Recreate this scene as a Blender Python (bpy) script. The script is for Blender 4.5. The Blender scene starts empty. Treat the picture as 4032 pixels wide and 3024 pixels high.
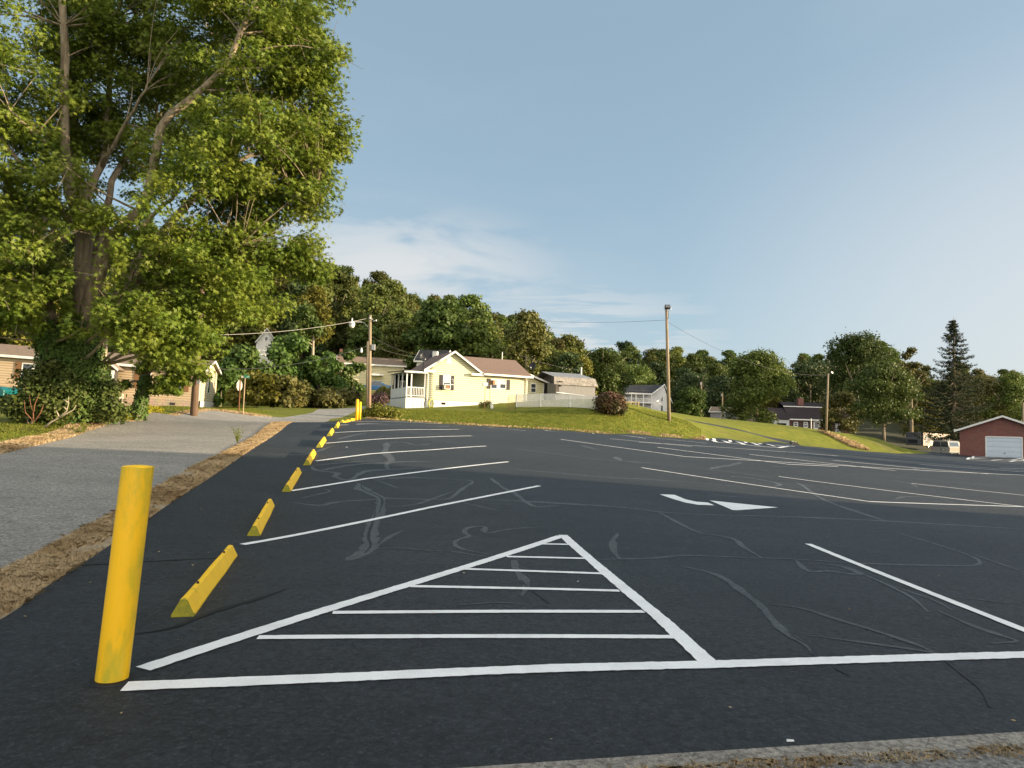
import bpy, math, random
import numpy as np
from mathutils import Vector, Matrix, noise
from mathutils.geometry import delaunay_2d_cdt

R = math.radians
rng = np.random.default_rng(11)
random.seed(11)
scene = bpy.context.scene
C = scene.collection

# ---------------------------------------------------------------- camera
F_PX, CX, CY = 2795.0, 2016.0, 1512.0
PITCH, ROLL, EYE = R(3.7), R(1.8), 1.5
_f = Vector((0, math.cos(PITCH), math.sin(PITCH)))
_R = Vector((1, 0, 0)); _U = Vector((0, -math.sin(PITCH), math.cos(PITCH)))
_r = _R * math.cos(ROLL) + _U * math.sin(ROLL)
_u = -_R * math.sin(ROLL) + _U * math.cos(ROLL)
CAM = Vector((0, 0, EYE))
cam = bpy.data.cameras.new('camera'); camo = bpy.data.objects.new('camera', cam); C.objects.link(camo)
M = Matrix((_r, _u, -_f)).transposed().to_4x4(); M.translation = CAM
camo.matrix_world = M
cam.sensor_width = 36; cam.lens = F_PX / 4032 * 36; cam.clip_end = 4000; cam.clip_start = .05
scene.camera = camo

# ---------------------------------------------------------------- sky, sun, exposure
SUN_EL, SUN_AZ = R(9.5), R(97)          # low sun, to the right and a little behind the camera
world = bpy.data.worlds.new('World'); scene.world = world; world.use_nodes = True
nt = world.node_tree; nt.nodes.clear()
def wn(t, **k):
    n = nt.nodes.new(t)
    for a, b in k.items(): setattr(n, a, b)
    return n
out = wn('ShaderNodeOutputWorld'); bg = wn('ShaderNodeBackground')
sky = wn('ShaderNodeTexSky', sky_type='NISHITA', sun_disc=False, sun_elevation=R(14), sun_rotation=R(97))
sky.air_density = 1.0; sky.dust_density = 1.2; sky.ozone_density = 1.6; sky.altitude = 300
tc = wn('ShaderNodeTexCoord')
def lk(a, b): nt.links.new(a, b)
def noise_fac(scale, stretch, loc, lo, hi, rough=.55):
    mp = wn('ShaderNodeMapping'); mp.inputs['Scale'].default_value = stretch; mp.inputs['Location'].default_value = loc; lk(tc.outputs['Generated'], mp.inputs['Vector'])
    n = wn('ShaderNodeTexNoise'); n.inputs['Scale'].default_value = scale; n.inputs['Detail'].default_value = 8; n.inputs['Roughness'].default_value = rough; n.inputs['Distortion'].default_value = .4
    lk(mp.outputs[0], n.inputs['Vector']); r = wn('ShaderNodeMapRange', interpolation_type='SMOOTHSTEP'); r.inputs['From Min'].default_value = lo; r.inputs['From Max'].default_value = hi
    lk(n.outputs['Fac'], r.inputs['Value']); return r.outputs[0]
def near_dir(d, lo, hi, k=(1, 1, 1)):      # 1 close to a direction of the sky, 0 away from it
    v = wn('ShaderNodeVectorMath', operation='DISTANCE'); sc_ = wn('ShaderNodeVectorMath', operation='MULTIPLY'); sc_.inputs[1].default_value = k
    lk(tc.outputs['Generated'], sc_.inputs[0]); lk(sc_.outputs[0], v.inputs[0]); v.inputs[1].default_value = (d[0] * k[0], d[1] * k[1], d[2] * k[2])
    r = wn('ShaderNodeMapRange', interpolation_type='SMOOTHSTEP'); r.inputs['From Min'].default_value = hi; r.inputs['From Max'].default_value = lo; lk(v.outputs['Value'], r.inputs['Value']); return r.outputs[0]
def mth(op, a, b):
    m = wn('ShaderNodeMath', operation=op); m.use_clamp = True
    for i, v in enumerate((a, b)):
        if isinstance(v, float): m.inputs[i].default_value = v
        else: lk(v, m.inputs[i])
    return m.outputs[0]
def skydir(px, py):
    d = _r * ((px - CX) / F_PX) + _u * ((CY - py) / F_PX) + _f; return tuple(d.normalized())
bank = mth('MULTIPLY', near_dir(skydir(1560, 1090), .02, .33, (1, 1, 2.6)), noise_fac(4.5, (1, 1, 3.4), (.25, .5, .15), .40, .60))
streak = mth('MULTIPLY', near_dir(skydir(2150, 1330), .02, .36, (1, 1, 3.2)), noise_fac(6.0, (1, 1, 11), (.7, .1, .3), .42, .58))
veil = mth('MULTIPLY', noise_fac(1.6, (1, 1, 3), (.1, .9, .4), .40, .85), .16)
glow = near_dir(skydir(4600, 1250), .05, .62, (1, 1, 1.5))
fac = mth('MAXIMUM', mth('MAXIMUM', mth('MULTIPLY', bank, .85), mth('MULTIPLY', streak, .75)), mth('MAXIMUM', veil, mth('MULTIPLY', glow, .62)))
hs = wn('ShaderNodeHueSaturation'); hs.inputs['Saturation'].default_value = .74; hs.inputs['Hue'].default_value = .494; lk(sky.outputs['Color'], hs.inputs['Color'])
haze_ = wn('ShaderNodeMixRGB'); haze_.inputs['Fac'].default_value = .68; haze_.inputs['Color2'].default_value = (1.02, 1.50, 1.86, 1); lk(hs.outputs[0], haze_.inputs['Color1'])
mix = wn('ShaderNodeMixRGB'); mix.inputs['Color2'].default_value = (2.75, 2.78, 2.78, 1); lk(fac, mix.inputs['Fac']); lk(haze_.outputs[0], mix.inputs['Color1'])
# unseen bright cloud patch added behind the camera as soft fill for fronts
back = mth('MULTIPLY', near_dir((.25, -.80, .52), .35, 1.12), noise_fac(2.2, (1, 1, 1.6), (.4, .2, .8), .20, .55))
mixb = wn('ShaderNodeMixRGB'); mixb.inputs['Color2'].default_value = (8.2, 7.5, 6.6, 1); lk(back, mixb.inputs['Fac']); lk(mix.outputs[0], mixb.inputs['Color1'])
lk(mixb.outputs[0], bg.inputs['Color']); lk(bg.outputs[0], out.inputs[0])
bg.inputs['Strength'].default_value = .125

sl = bpy.data.lights.new('sun', 'SUN'); so = bpy.data.objects.new('sun', sl); C.objects.link(so)
sl.energy = 5.0; sl.angle = R(.6); sl.color = (1.0, .80, .54)
sd = Vector((math.cos(SUN_EL) * math.sin(SUN_AZ), math.cos(SUN_EL) * math.cos(SUN_AZ), math.sin(SUN_EL)))
so.rotation_euler = sd.to_track_quat('Z', 'Y').to_euler()
scene.view_settings.view_transform = 'Standard'; scene.view_settings.look = 'None'
scene.view_settings.exposure = 1.2; scene.view_settings.gamma = 1
scene.render.engine = 'CYCLES'
scene.cycles.max_bounces = 6; scene.cycles.transparent_max_bounces = 4

# ---------------------------------------------------------------- picture <-> place
def ray(px, py):
    d = _r * ((px - CX) / F_PX) + _u * ((CY - py) / F_PX) + _f
    return d
def at(px, py, Y):
    d = ray(px, py); return CAM + d * (Y / d.y)
def proj(p):
    d = Vector(p) - CAM; w = d.dot(_f)
    return CX + F_PX * d.dot(_r) / w, CY - F_PX * d.dot(_u) / w

# ---------------------------------------------------------------- terrain height
CTRL = [  # pixel x, pixel y, distance
 (683,2430,5.4),(955,2108,9.3),(1100,1933,13.2),(1189,1830,17.1),(1243,1759,21.0),(1283,1716,24.9),(1314,1685,28.8),(1339,1663,33),(1418,1655,45),
 (1480,1653,46.5),(1700,1668,48),(2016,1686,52),(2400,1710,56),(2600,1721,59),(2760,1729,62),(2950,1740,70),(3120,1752,78),(3200,1760,78.5),(3300,1771,81),(3400,1778,84),(3520,1784,86.3),(3660,1790,88),(2830,1728,63.6),(2900,1734,66),
 (3780,1792,90),(4032,1800,90),
 (0,1790,16.5),(325,1706,24),(542,1657,31),(678,1642,36),(990,1642,42),(800,1641,38.5),
 (765,1624,39),(958,1628,42),(780,1612,57),(870,1602,62),(1100,1605,58),(1259,1612,62),(1398,1608,62),(1116,1647,43.5),(1338,1645,47),(1234,1623,54),
 (330,1650,26),(545,1622,32),(0,1720,21),(0,1640,29),(0,1590,44),(400,1612,46),
 (1500,1611,60),(1575,1609,64),(1800,1610,63),(2050,1612,63),(2390,1613,62),(2500,1612,64),(1650,1635,54),(1900,1650,56),(2250,1660,58.3),
 (2635,1655,63.5),(2700,1652,70),(2630,1628,72),(2450,1680,58.8),(2560,1640,63.5),(2740,1680,67),(2850,1705,71.5),
 (2900,1690,76.5),(2707,1651,72),
 (2640,1629,86),(2850,1648,92),(3000,1661,95),(3200,1685,94),(3328,1699,92),(3480,1728,90),(3252,1708,88),(3100,1705,84),(3100,1725,81.3),(3400,1750,87),(3560,1768,89.5),(3665,1780,92),
 (2950,1665,86),
]
pts = [tuple(at(a, b, y)) for a, b, y in CTRL]
pts += [(0,0,0),(-3,2,0),(3,2.5,-.02),(0,6,.03),(4,8,-.02),(10,15,-.1),(20,30,.05),(38,48,.0),(60,60,0),(90,80,-.3),(60,20,-.6),(30,0,-.5),(0,-30,-.3),(-30,-30,0),
        (-14,4,-.1),(-25,8,.1),(-30,20,.7),(-60,40,1.8),(-55,70,3.0),(-30,75,3.6),(-20,85,5.2),(0,85,4.2),(20,80,3.8),(25,100,4.2),(50,105,1.6),(80,110,-.3),(100,60,-.5),
        (-6,4.5,-.02),(-8,9,.12),(0,20,.55),(0,32,1.15),(12,36,.78),(20,50,.85),(17,57,1.10),(12,54,1.27),(22.5,62,.97),(28,69,.82),(33,74,.62),(39,78,.34),(46,82,.14),(6,50,1.42),(0,46,1.54),(30,58,.45),(40,66,.1),(-4,38,1.55),(50,130,1.0),(0,120,6),(-50,120,9)]
P = np.array(pts); PX = P[:, :2] / 30.0; PZ = P[:, 2]
def _k(d): return d * d * np.log(np.maximum(d, 1e-9))
n_ = len(P)
K = _k(np.linalg.norm(PX[:, None] - PX[None], axis=2)) + np.eye(n_) * 3e-4
A_ = np.zeros((n_ + 3, n_ + 3)); A_[:n_, :n_] = K; A_[:n_, n_] = 1; A_[:n_, n_ + 1:] = PX; A_[n_, :n_] = 1; A_[n_ + 1:, :n_] = PX.T
W_ = np.linalg.solve(A_, np.concatenate([PZ, np.zeros(3)]))
def rbf(x, y):
    q = np.stack([x, y], -1) / 30.0
    d = np.linalg.norm(q[..., None, :] - PX, axis=-1)
    return _k(d) @ W_[:n_] + W_[n_] + q @ W_[n_ + 1:]
SIL = [(-3000,650),(-600,700),(600,800),(1150,965),(1230,1000),(1400,1070),(1500,1092),(1550,1112),(1650,1135),(1750,1142),(1850,1168),(1900,1202),(1950,1228),(2000,1220),
       (2100,1268),(2180,1312),(2240,1365),(2300,1345),(2400,1352),(2500,1358),(2600,1362),(2700,1402),(2760,1388),(2900,1392),(3080,1432),(3150,1402),(3250,1360),(3400,1345),
       (3500,1360),(3560,1385),(3620,1440),(3700,1475),(3800,1455),(4032,1455),(7000,1455)]
SX = np.array([s[0] for s in SIL]); SY = np.array([s[1] for s in SIL])
def hor(px): return 1692.7 + (px - CX) * math.tan(ROLL)
def sst(a, b, v):
    t = np.clip((v - a) / (b - a), 0, 1); return t * t * (3 - 2 * t)
def hill(x, y):
    yy = np.maximum(y, 40.); px = CX + F_PX * x / yy
    Y0 = np.interp(px, [2150, 2400, 3300, 3600], [82, 185, 185, 165]); Y1 = np.interp(px, [2150, 2400], [205, 250])
    T = 1.5 + (hor(px) - np.interp(px, SX, SY)) * Y1 / F_PX
    base = np.interp(px, [800, 1300, 2300, 2800, 3200, 3500, 4500], [5, 5, 4.2, 3.6, 2.6, 0, -.5])
    t = np.clip((y - Y0) / (Y1 - Y0), 0, 1); t = t * .8 + .2 * t * t
    return base + (T - 13.0 - base) * t
def zf(x, y):
    x = np.asarray(x, float); y = np.asarray(y, float)
    w = sst(84, 112, y)
    xc = np.clip(x, -75, 110); yc = np.clip(y, -40, 130)
    return rbf(xc, yc) * (1 - w) + hill(x, y) * w
def Z(x, y): return float(zf(x, y))
def ground(px, py, lift=0.0):
    d = ray(px, py); lo = 1.0 / d.length
    ts = np.concatenate([np.arange(1.5, 40, .25), np.arange(40, 130, .5)])
    X = ts * d.x; Y = ts * d.y; Zr = EYE + ts * d.z; g = zf(X, Y)
    k = np.nonzero(Zr <= g)[0]
    if len(k) == 0 or k[0] == 0: i = 0 if len(k) else len(ts) - 1; t = ts[i]
    else:
        i = k[0]; a, b = Zr[i - 1] - g[i - 1], Zr[i] - g[i]; t = ts[i - 1] + (ts[i] - ts[i - 1]) * a / (a - b)
    p = CAM + d * t; return Vector((p.x, p.y, Z(p.x, p.y) + lift))
def gxy(px, py):
    p = ground(px, py); return (p.x, p.y)
def axy(px, py, Y):
    p = at(px, py, Y); return (p.x, p.y)

# ---------------------------------------------------------------- materials
MATS = {}
def mat(name, col, rough=.7, col2=None, scale=6, bump=0, bscale=None, detail=6, metal=0, lo=.35, hi=.65, trans=None, spec=.4, vari=0, stretch=None, coord='Object', col3=None, scale3=1, lo3=.5, hi3=.7):
    m = bpy.data.materials.new(name); m.use_nodes = True; t = m.node_tree; N = t.nodes; L = t.links
    b = N['Principled BSDF']; b.inputs['Roughness'].default_value = rough; b.inputs['Metallic'].default_value = metal
    b.inputs['Specular IOR Level'].default_value = spec
    b.inputs['Base Color'].default_value = (*col, 1)
    co = N.new('ShaderNodeTexCoord').outputs[coord]
    if stretch:
        mpn = N.new('ShaderNodeMapping'); mpn.inputs['Scale'].default_value = stretch; L.new(co, mpn.inputs['Vector']); co = mpn.outputs[0]
    cur = None
    if col2 is not None:
        n = N.new('ShaderNodeTexNoise'); n.inputs['Scale'].default_value = scale; n.inputs['Detail'].default_value = detail; n.inputs['Roughness'].default_value = .62
        L.new(co, n.inputs['Vector'])
        r = N.new('ShaderNodeValToRGB'); r.color_ramp.elements[0].position = lo; r.color_ramp.elements[1].position = hi
        r.color_ramp.elements[0].color = (*col, 1); r.color_ramp.elements[1].color = (*col2, 1)
        L.new(n.outputs['Fac'], r.inputs['Fac']); cur = r.outputs['Color']
    if col3 is not None:
        n3 = N.new('ShaderNodeTexNoise'); n3.inputs['Scale'].default_value = scale3; n3.inputs['Detail'].default_value = 5; n3.inputs['Roughness'].default_value = .6
        L.new(co, n3.inputs['Vector'])
        r3 = N.new('ShaderNodeMapRange'); r3.inputs['From Min'].default_value = lo3; r3.inputs['From Max'].default_value = hi3
        L.new(n3.outputs['Fac'], r3.inputs['Value'])
        mx = N.new('ShaderNodeMixRGB'); L.new(r3.outputs[0], mx.inputs['Fac']); L.new(cur, mx.inputs['Color1']); mx.inputs['Color2'].default_value = (*col3, 1)
        cur = mx.outputs['Color']
    if vari and cur is not None or vari:
        oi = N.new('ShaderNodeObjectInfo'); hs = N.new('ShaderNodeHueSaturation')
        ma = N.new('ShaderNodeMapRange'); ma.inputs['To Min'].default_value = .5 - .03 * vari; ma.inputs['To Max'].default_value = .5 + .022 * vari
        mb = N.new('ShaderNodeMapRange'); mb.inputs['To Min'].default_value = 1 - .38 * vari; mb.inputs['To Max'].default_value = 1 + .4 * vari
        fr = N.new('ShaderNodeMath'); fr.operation = 'FRACT'; mm = N.new('ShaderNodeMath'); mm.operation = 'MULTIPLY'; mm.inputs[1].default_value = 7.31
        L.new(oi.outputs['Random'], ma.inputs['Value']); L.new(oi.outputs['Random'], mm.inputs[0]); L.new(mm.outputs[0], fr.inputs[0]); L.new(fr.outputs[0], mb.inputs['Value'])
        L.new(ma.outputs[0], hs.inputs['Hue']); L.new(mb.outputs[0], hs.inputs['Value'])
        if cur is not None: L.new(cur, hs.inputs['Color'])
        else: hs.inputs['Color'].default_value = (*col, 1)
        cur = hs.outputs['Color']
    if cur is not None: L.new(cur, b.inputs['Base Color'])
    if bump:
        nb = N.new('ShaderNodeTexNoise'); nb.inputs['Scale'].default_value = bscale or scale; nb.inputs['Detail'].default_value = 5; L.new(co, nb.inputs['Vector'])
        bp = N.new('ShaderNodeBump'); bp.inputs['Strength'].default_value = min(1, bump * 10); bp.inputs['Distance'].default_value = bump
        L.new(nb.outputs['Fac'], bp.inputs['Height']); L.new(bp.outputs[0], b.inputs['Normal'])
    if trans:
        tr = N.new('ShaderNodeBsdfTranslucent'); ms = N.new('ShaderNodeMixShader'); ms.inputs['Fac'].default_value = trans
        if cur is not None: L.new(cur, tr.inputs['Color'])
        else: tr.inputs['Color'].default_value = (*col, 1)
        L.new(b.outputs[0], ms.inputs[1]); L.new(tr.outputs[0], ms.inputs[2]); L.new(ms.outputs[0], N['Material Output'].inputs['Surface'])
    MATS[name] = m; return m

def siding(name, col, pitch=.13, dirt=None, stain=None, axis='Z', depth=.02):
    """horizontal lap boards: shadow under each board painted as a dark line, slight bump"""
    m = bpy.data.materials.new(name); m.use_nodes = True; t = m.node_tree; N = t.nodes; L = t.links; b = N['Principled BSDF']
    b.inputs['Roughness'].default_value = .55
    tcn = N.new('ShaderNodeTexCoord'); s = N.new('ShaderNodeSeparateXYZ'); L.new(tcn.outputs['Object'], s.inputs[0])
    d = N.new('ShaderNodeMath'); d.operation = 'DIVIDE'; d.inputs[1].default_value = pitch; L.new(s.outputs[axis], d.inputs[0])
    f = N.new('ShaderNodeMath'); f.operation = 'FRACT'; L.new(d.outputs[0], f.inputs[0])
    r = N.new('ShaderNodeValToRGB'); e = r.color_ramp.elements
    e[0].position = .10; e[0].color = (*[c * .45 for c in col], 1); e[1].position = .30; e[1].color = (*col, 1)  # ramp paints the lap shadow into the board colour
    L.new(f.outputs[0], r.inputs['Fac']); cur = r.outputs[0]
    n = N.new('ShaderNodeTexNoise'); n.inputs['Scale'].default_value = 1.3; n.inputs['Detail'].default_value = 6; L.new(tcn.outputs['Object'], n.inputs['Vector'])
    mr = N.new('ShaderNodeMapRange'); mr.inputs['From Min'].default_value = .48; mr.inputs['From Max'].default_value = .8; mr.inputs['To Max'].default_value = .55; L.new(n.outputs['Fac'], mr.inputs['Value'])
    mx = N.new('ShaderNodeMixRGB'); mx.inputs['Color2'].default_value = (*(dirt or [c * .7 for c in col]), 1); L.new(mr.outputs[0], mx.inputs['Fac']); L.new(cur, mx.inputs['Color1'])
    L.new(mx.outputs[0], b.inputs['Base Color'])
    bp = N.new('ShaderNodeBump'); bp.inputs['Distance'].default_value = depth; bp.inputs['Strength'].default_value = .8
    iv = N.new('ShaderNodeMath'); iv.operation = 'SUBTRACT'; iv.inputs[0].default_value = 1; L.new(f.outputs[0], iv.inputs[1])
    L.new(iv.outputs[0], bp.inputs['Height']); L.new(bp.outputs[0], b.inputs['Normal'])
    MATS[name] = m; return m

def brick(name, c1, c2, mortar, scale=1, bw=.4, bh=.2):
    m = bpy.data.materials.new(name); m.use_nodes = True; t = m.node_tree; N = t.nodes; L = t.links; b = N['Principled BSDF']; b.inputs['Roughness'].default_value = .85
    tcn = N.new('ShaderNodeTexCoord'); sp = N.new('ShaderNodeSeparateXYZ'); L.new(tcn.outputs['Object'], sp.inputs[0])
    ad = N.new('ShaderNodeMath'); L.new(sp.outputs['X'], ad.inputs[0]); L.new(sp.outputs['Y'], ad.inputs[1])
    cb = N.new('ShaderNodeCombineXYZ'); L.new(ad.outputs[0], cb.inputs['X']); L.new(sp.outputs['Z'], cb.inputs['Y'])
    br = N.new('ShaderNodeTexBrick'); L.new(cb.outputs[0], br.inputs['Vector'])
    br.inputs['Color1'].default_value = (*c1, 1); br.inputs['Color2'].default_value = (*c2, 1); br.inputs['Mortar'].default_value = (*mortar, 1)
    br.inputs['Scale'].default_value = 1; br.inputs['Brick Width'].default_value = bw; br.inputs['Row Height'].default_value = bh; br.inputs['Mortar Size'].default_value = bh * .1
    n = N.new('ShaderNodeTexNoise'); n.inputs['Scale'].default_value = 2; n.inputs['Detail'].default_value = 6; L.new(tcn.outputs['Object'], n.inputs['Vector'])
    mx = N.new('ShaderNodeMixRGB'); mx.blend_type = 'MULTIPLY'; mx.inputs['Fac'].default_value = .5; L.new(br.outputs['Color'], mx.inputs['Color1']); L.new(n.outputs['Color'], mx.inputs['Color2'])
    hs = N.new('ShaderNodeHueSaturation'); hs.inputs['Value'].default_value = 1.3; L.new(mx.outputs[0], hs.inputs['Color'])
    L.new(hs.outputs[0], b.inputs['Base Color']); MATS[name] = m; return m

# asphalt of the lot: dark sealer, fine grain, worn lighter areas, hairline cracks
def asphalt(name, base, light, grain, crack=True, spec=.35, rough=.62, tone=None):
    m = bpy.data.materials.new(name); m.use_nodes = True; t = m.node_tree; N = t.nodes; L = t.links; b = N['Principled BSDF']
    b.inputs['Roughness'].default_value = rough; b.inputs['Specular IOR Level'].default_value = spec
    co = N.new('ShaderNodeTexCoord').outputs['Object']
    def noi(s, d=5, r=.6, st=None):
        n = N.new('ShaderNodeTexNoise'); n.inputs['Scale'].default_value = s; n.inputs['Detail'].default_value = d; n.inputs['Roughness'].default_value = r
        c = co
        if st: mpn = N.new('ShaderNodeMapping'); mpn.inputs['Scale'].default_value = st; mpn.inputs['Rotation'].default_value = (0, 0, .35); L.new(co, mpn.inputs['Vector']); c = mpn.outputs[0]
        L.new(c, n.inputs['Vector']); return n.outputs['Fac']
    def mr(v, a, bb, c=0., d=1.):
        k = N.new('ShaderNodeMapRange'); k.inputs['From Min'].default_value = a; k.inputs['From Max'].default_value = bb; k.inputs['To Min'].default_value = c; k.inputs['To Max'].default_value = d
        L.new(v, k.inputs['Value']); return k.outputs[0]
    def mix(fac, c1, c2):
        k = N.new('ShaderNodeMixRGB')
        L.new(fac, k.inputs['Fac'])
        for i, c in ((1, c1), (2, c2)):
            if isinstance(c, tuple): k.inputs[i].default_value = (*c, 1)
            else: L.new(c, k.inputs[i])
        return k.outputs[0]
    c = mix(mr(noi(.22, 6, .65, (1, 2.2, 1)), .38, .66), base, light)
    c = mix(mr(noi(1.7, 8, .7, (1, 3, 1)), .5, .72, 0, .5), c, tuple(x * 1.35 for x in light))
    c = mix(mr(noi(34, 5, .85), .50, .66, 0, grain), c, tuple(min(1, x * 2.3) for x in light))
    c = mix(mr(noi(120, 2, .8), .60, .78, 0, grain), c, tuple(min(1, x * 3.5) for x in light))
    c = mix(mr(noi(22, 6, .85), .40, .54, .9, 0), c, tuple(x * .40 for x in base))
    c = mix(mr(noi(3.2, 8, .75), .54, .66, 0, .45), c, tuple(x * .5 for x in base))
    h = noi(38, 6, .85)
    if crack:
        v = N.new('ShaderNodeTexVoronoi'); v.feature = 'DISTANCE_TO_EDGE'; v.inputs['Scale'].default_value = 2.2
        mpn = N.new('ShaderNodeMixRGB'); mpn.blend_type = 'ADD'; mpn.inputs['Fac'].default_value = .35
        nn = N.new('ShaderNodeTexNoise'); nn.inputs['Scale'].default_value = 2.3; nn.inputs['Detail'].default_value = 6; L.new(co, nn.inputs['Vector'])
        L.new(co, mpn.inputs['Color1']); L.new(nn.outputs['Color'], mpn.inputs['Color2']); L.new(mpn.outputs[0], v.inputs['Vector'])
        ck = mr(v.outputs['Distance'], .0, .014, 1, 0)
        gate = mr(noi(.8, 5, .6), .48, .58, 0, .9)
        mm = N.new('ShaderNodeMath'); mm.operation = 'MULTIPLY'; L.new(ck, mm.inputs[0]); L.new(gate, mm.inputs[1])
        c = mix(mm.outputs[0], c, tuple(x * .25 for x in base))
    L.new(c, b.inputs['Base Color'])
    bp = N.new('ShaderNodeBump'); bp.inputs['Distance'].default_value = .022; bp.inputs['Strength'].default_value = 1.0; L.new(h, bp.inputs['Height'])
    bp2 = N.new('ShaderNodeBump'); bp2.inputs['Distance'].default_value = .03; bp2.inputs['Strength'].default_value = .7; L.new(noi(14, 6), bp2.inputs['Height'])
    L.new(bp.outputs[0], bp2.inputs['Normal']); L.new(bp2.outputs[0], b.inputs['Normal'])
    MATS[name] = m; return m

asphalt('lot_asphalt', (.0175, .0215, .026), (.037, .043, .049), .9)
asphalt('road_asphalt', (.255, .245, .22), (.37, .35, .31), .55, crack=False, rough=.85)
asphalt('path_asphalt', (.032, .033, .035), (.05, .05, .05), .2, crack=False)
asphalt('gravel', (.20, .20, .19), (.30, .29, .27), .9, crack=False, rough=.95)
asphalt('concrete', (.34, .31, .26), (.46, .42, .36), .5, crack=True, rough=.9)
asphalt('sealant', (.060, .069, .075), (.105, .115, .12), .4, crack=True, rough=.5)
mat('dark_crack', (.006, .006, .007), .6)
def paint_mat(name, col, wear):
    m = mat(name, col, .5, tuple(c * .82 for c in col), 3.0, bump=.004, bscale=60, detail=8, lo=.45, hi=.75, spec=.3)
    N = m.node_tree.nodes; L = m.node_tree.links; b = N['Principled BSDF']
    src = b.inputs['Base Color'].links[0].from_socket
    co = N.new('ShaderNodeTexCoord').outputs['Object']
    v = N.new('ShaderNodeTexNoise'); v.inputs['Scale'].default_value = 16; v.inputs['Detail'].default_value = 9; v.inputs['Roughness'].default_value = .75; v.inputs['Distortion'].default_value = 2.2; L.new(co, v.inputs['Vector'])
    a = N.new('ShaderNodeMath'); a.operation = 'SUBTRACT'; a.inputs[1].default_value = .5; L.new(v.outputs['Fac'], a.inputs[0])
    ab = N.new('ShaderNodeMath'); ab.operation = 'ABSOLUTE'; L.new(a.outputs[0], ab.inputs[0])
    k = N.new('ShaderNodeMapRange'); k.inputs['From Min'].default_value = .0; k.inputs['From Max'].default_value = .016; k.inputs['To Min'].default_value = wear; k.inputs['To Max'].default_value = 0; L.new(ab.outputs[0], k.inputs['Value'])
    mx = N.new('ShaderNodeMixRGB'); L.new(k.outputs[0], mx.inputs['Fac']); L.new(src, mx.inputs['Color1']); mx.inputs['Color2'].default_value = (.25, .26, .27, 1)
    L.new(mx.outputs[0], b.inputs['Base Color'])
paint_mat('white_paint', (.88, .88, .86), .45)
mat('grass', (.105, .135, .018), .9, (.20, .195, .032), 1.1, bump=.05, bscale=9, detail=9, lo=.3, hi=.7, spec=.1, col3=(.13, .115, .05), scale3=.22, lo3=.56, hi3=.8)
mat('forest_floor', (.03, .035, .012), .95, (.06, .055, .025), .5)
mat('dry_blade', (.62, .48, .29), .8, (.42, .30, .16), 1.2, trans=.25, spec=.15, lo=.4, hi=.6)
mat('green_blade', (.12, .165, .02), .8, (.22, .22, .036), 1.5, trans=.35, spec=.2)
mat('weed_soil', (.24, .19, .125), .95, (.36, .29, .19), 5, bump=.03, bscale=25, detail=9)
mat('yellow_leaf', (.42, .36, .03), .7, (.25, .27, .02), 3, trans=.3)
mat('yellow_paint', (1.0, .57, .012), .42, (.86, .52, .015), 5, bump=.012, bscale=26, detail=9, lo=.42, hi=.66, stretch=(1, 1, .35), spec=.45, col3=(.48, .42, .03), scale3=5.5, lo3=.50, hi3=.68)
mat('yellow_concrete', (1.0, .60, .02), .6, (.90, .54, .018), 6, bump=.006, bscale=30, detail=8, lo=.4, hi=.7, col3=(.30, .26, .03), scale3=3, lo3=.64, hi3=.78)
mat('moss_yellow', (.36, .32, .02), .8, (.17, .18, .03), 16, bump=.004, bscale=40, detail=8)
mat('rebar', (.03, .025, .02), .7)
mat('bark', (.16, .125, .085), .95, (.40, .33, .235), 5, bump=.05, bscale=9, detail=8, stretch=(1, 1, .22), spec=.1)
mat('pale_bark', (.26, .22, .16), .9, (.42, .37, .28), 6, bump=.02, bscale=10, detail=7, stretch=(1, 1, .3), spec=.1)
mat('dead_twig', (.34, .29, .2), .9)
LEAF = dict(rough=.55, spec=.25)
mat('maple_leaf', (.10, .165, .018), col2=(.20, .235, .028), scale=.9, trans=.36, lo=.35, hi=.65, **LEAF)
mat('maple_leaf_pale', (.23, .26, .05), col2=(.14, .19, .03), scale=1.5, trans=.4, **LEAF)
mat('ivy_leaf', (.06, .12, .022), col2=(.10, .155, .03), scale=1.3, trans=.2, **LEAF)
mat('bush_leaf', (.075, .125, .026), col2=(.115, .145, .032), scale=1.1, trans=.25, vari=.8, **LEAF)
mat('forest_leaf', (.078, .115, .022), col2=(.120, .145, .030), scale=.5, trans=.26, vari=1, **LEAF)
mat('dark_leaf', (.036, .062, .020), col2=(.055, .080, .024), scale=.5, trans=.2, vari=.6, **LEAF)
mat('yellow_green_leaf', (.135, .145, .020), col2=(.175, .17, .028), scale=.6, trans=.3, vari=.5, **LEAF)
mat('olive_leaf', (.10, .105, .026), col2=(.14, .13, .036), scale=.6, trans=.25, vari=.6, **LEAF)
mat('spruce_needle', (.028, .045, .022), col2=(.055, .065, .028), scale=.8, trans=.1, rough=.7, spec=.15)
mat('juniper_leaf', (.05, .085, .02), col2=(.085, .12, .025), scale=1.5, trans=.15, rough=.7, spec=.15)
mat('red_leaf', (.12, .06, .03), col2=(.055, .06, .018), scale=1.2, trans=.25, **LEAF)
mat('pink_leaf', (.20, .085, .07), .6, trans=.3)
mat('purple_leaf', (.07, .04, .045), col2=(.13, .08, .07), scale=3, trans=.15, **LEAF)
mat('pampas', (.12, .14, .04), .8, (.2, .19, .07), 2, trans=.3)
siding('yellow_siding', (.66, .63, .39), .20, dirt=(.54, .51, .32), depth=.05)
siding('tan_siding', (.52, .39, .24), .2, dirt=(.42, .32, .2))
siding('cream_siding', (.66, .58, .40), .2)
siding('hill_siding', (.62, .56, .34), .2)
siding('grey_siding', (.30, .29, .29), .2)
siding('white_siding', (.78, .78, .76), .2)
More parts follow.
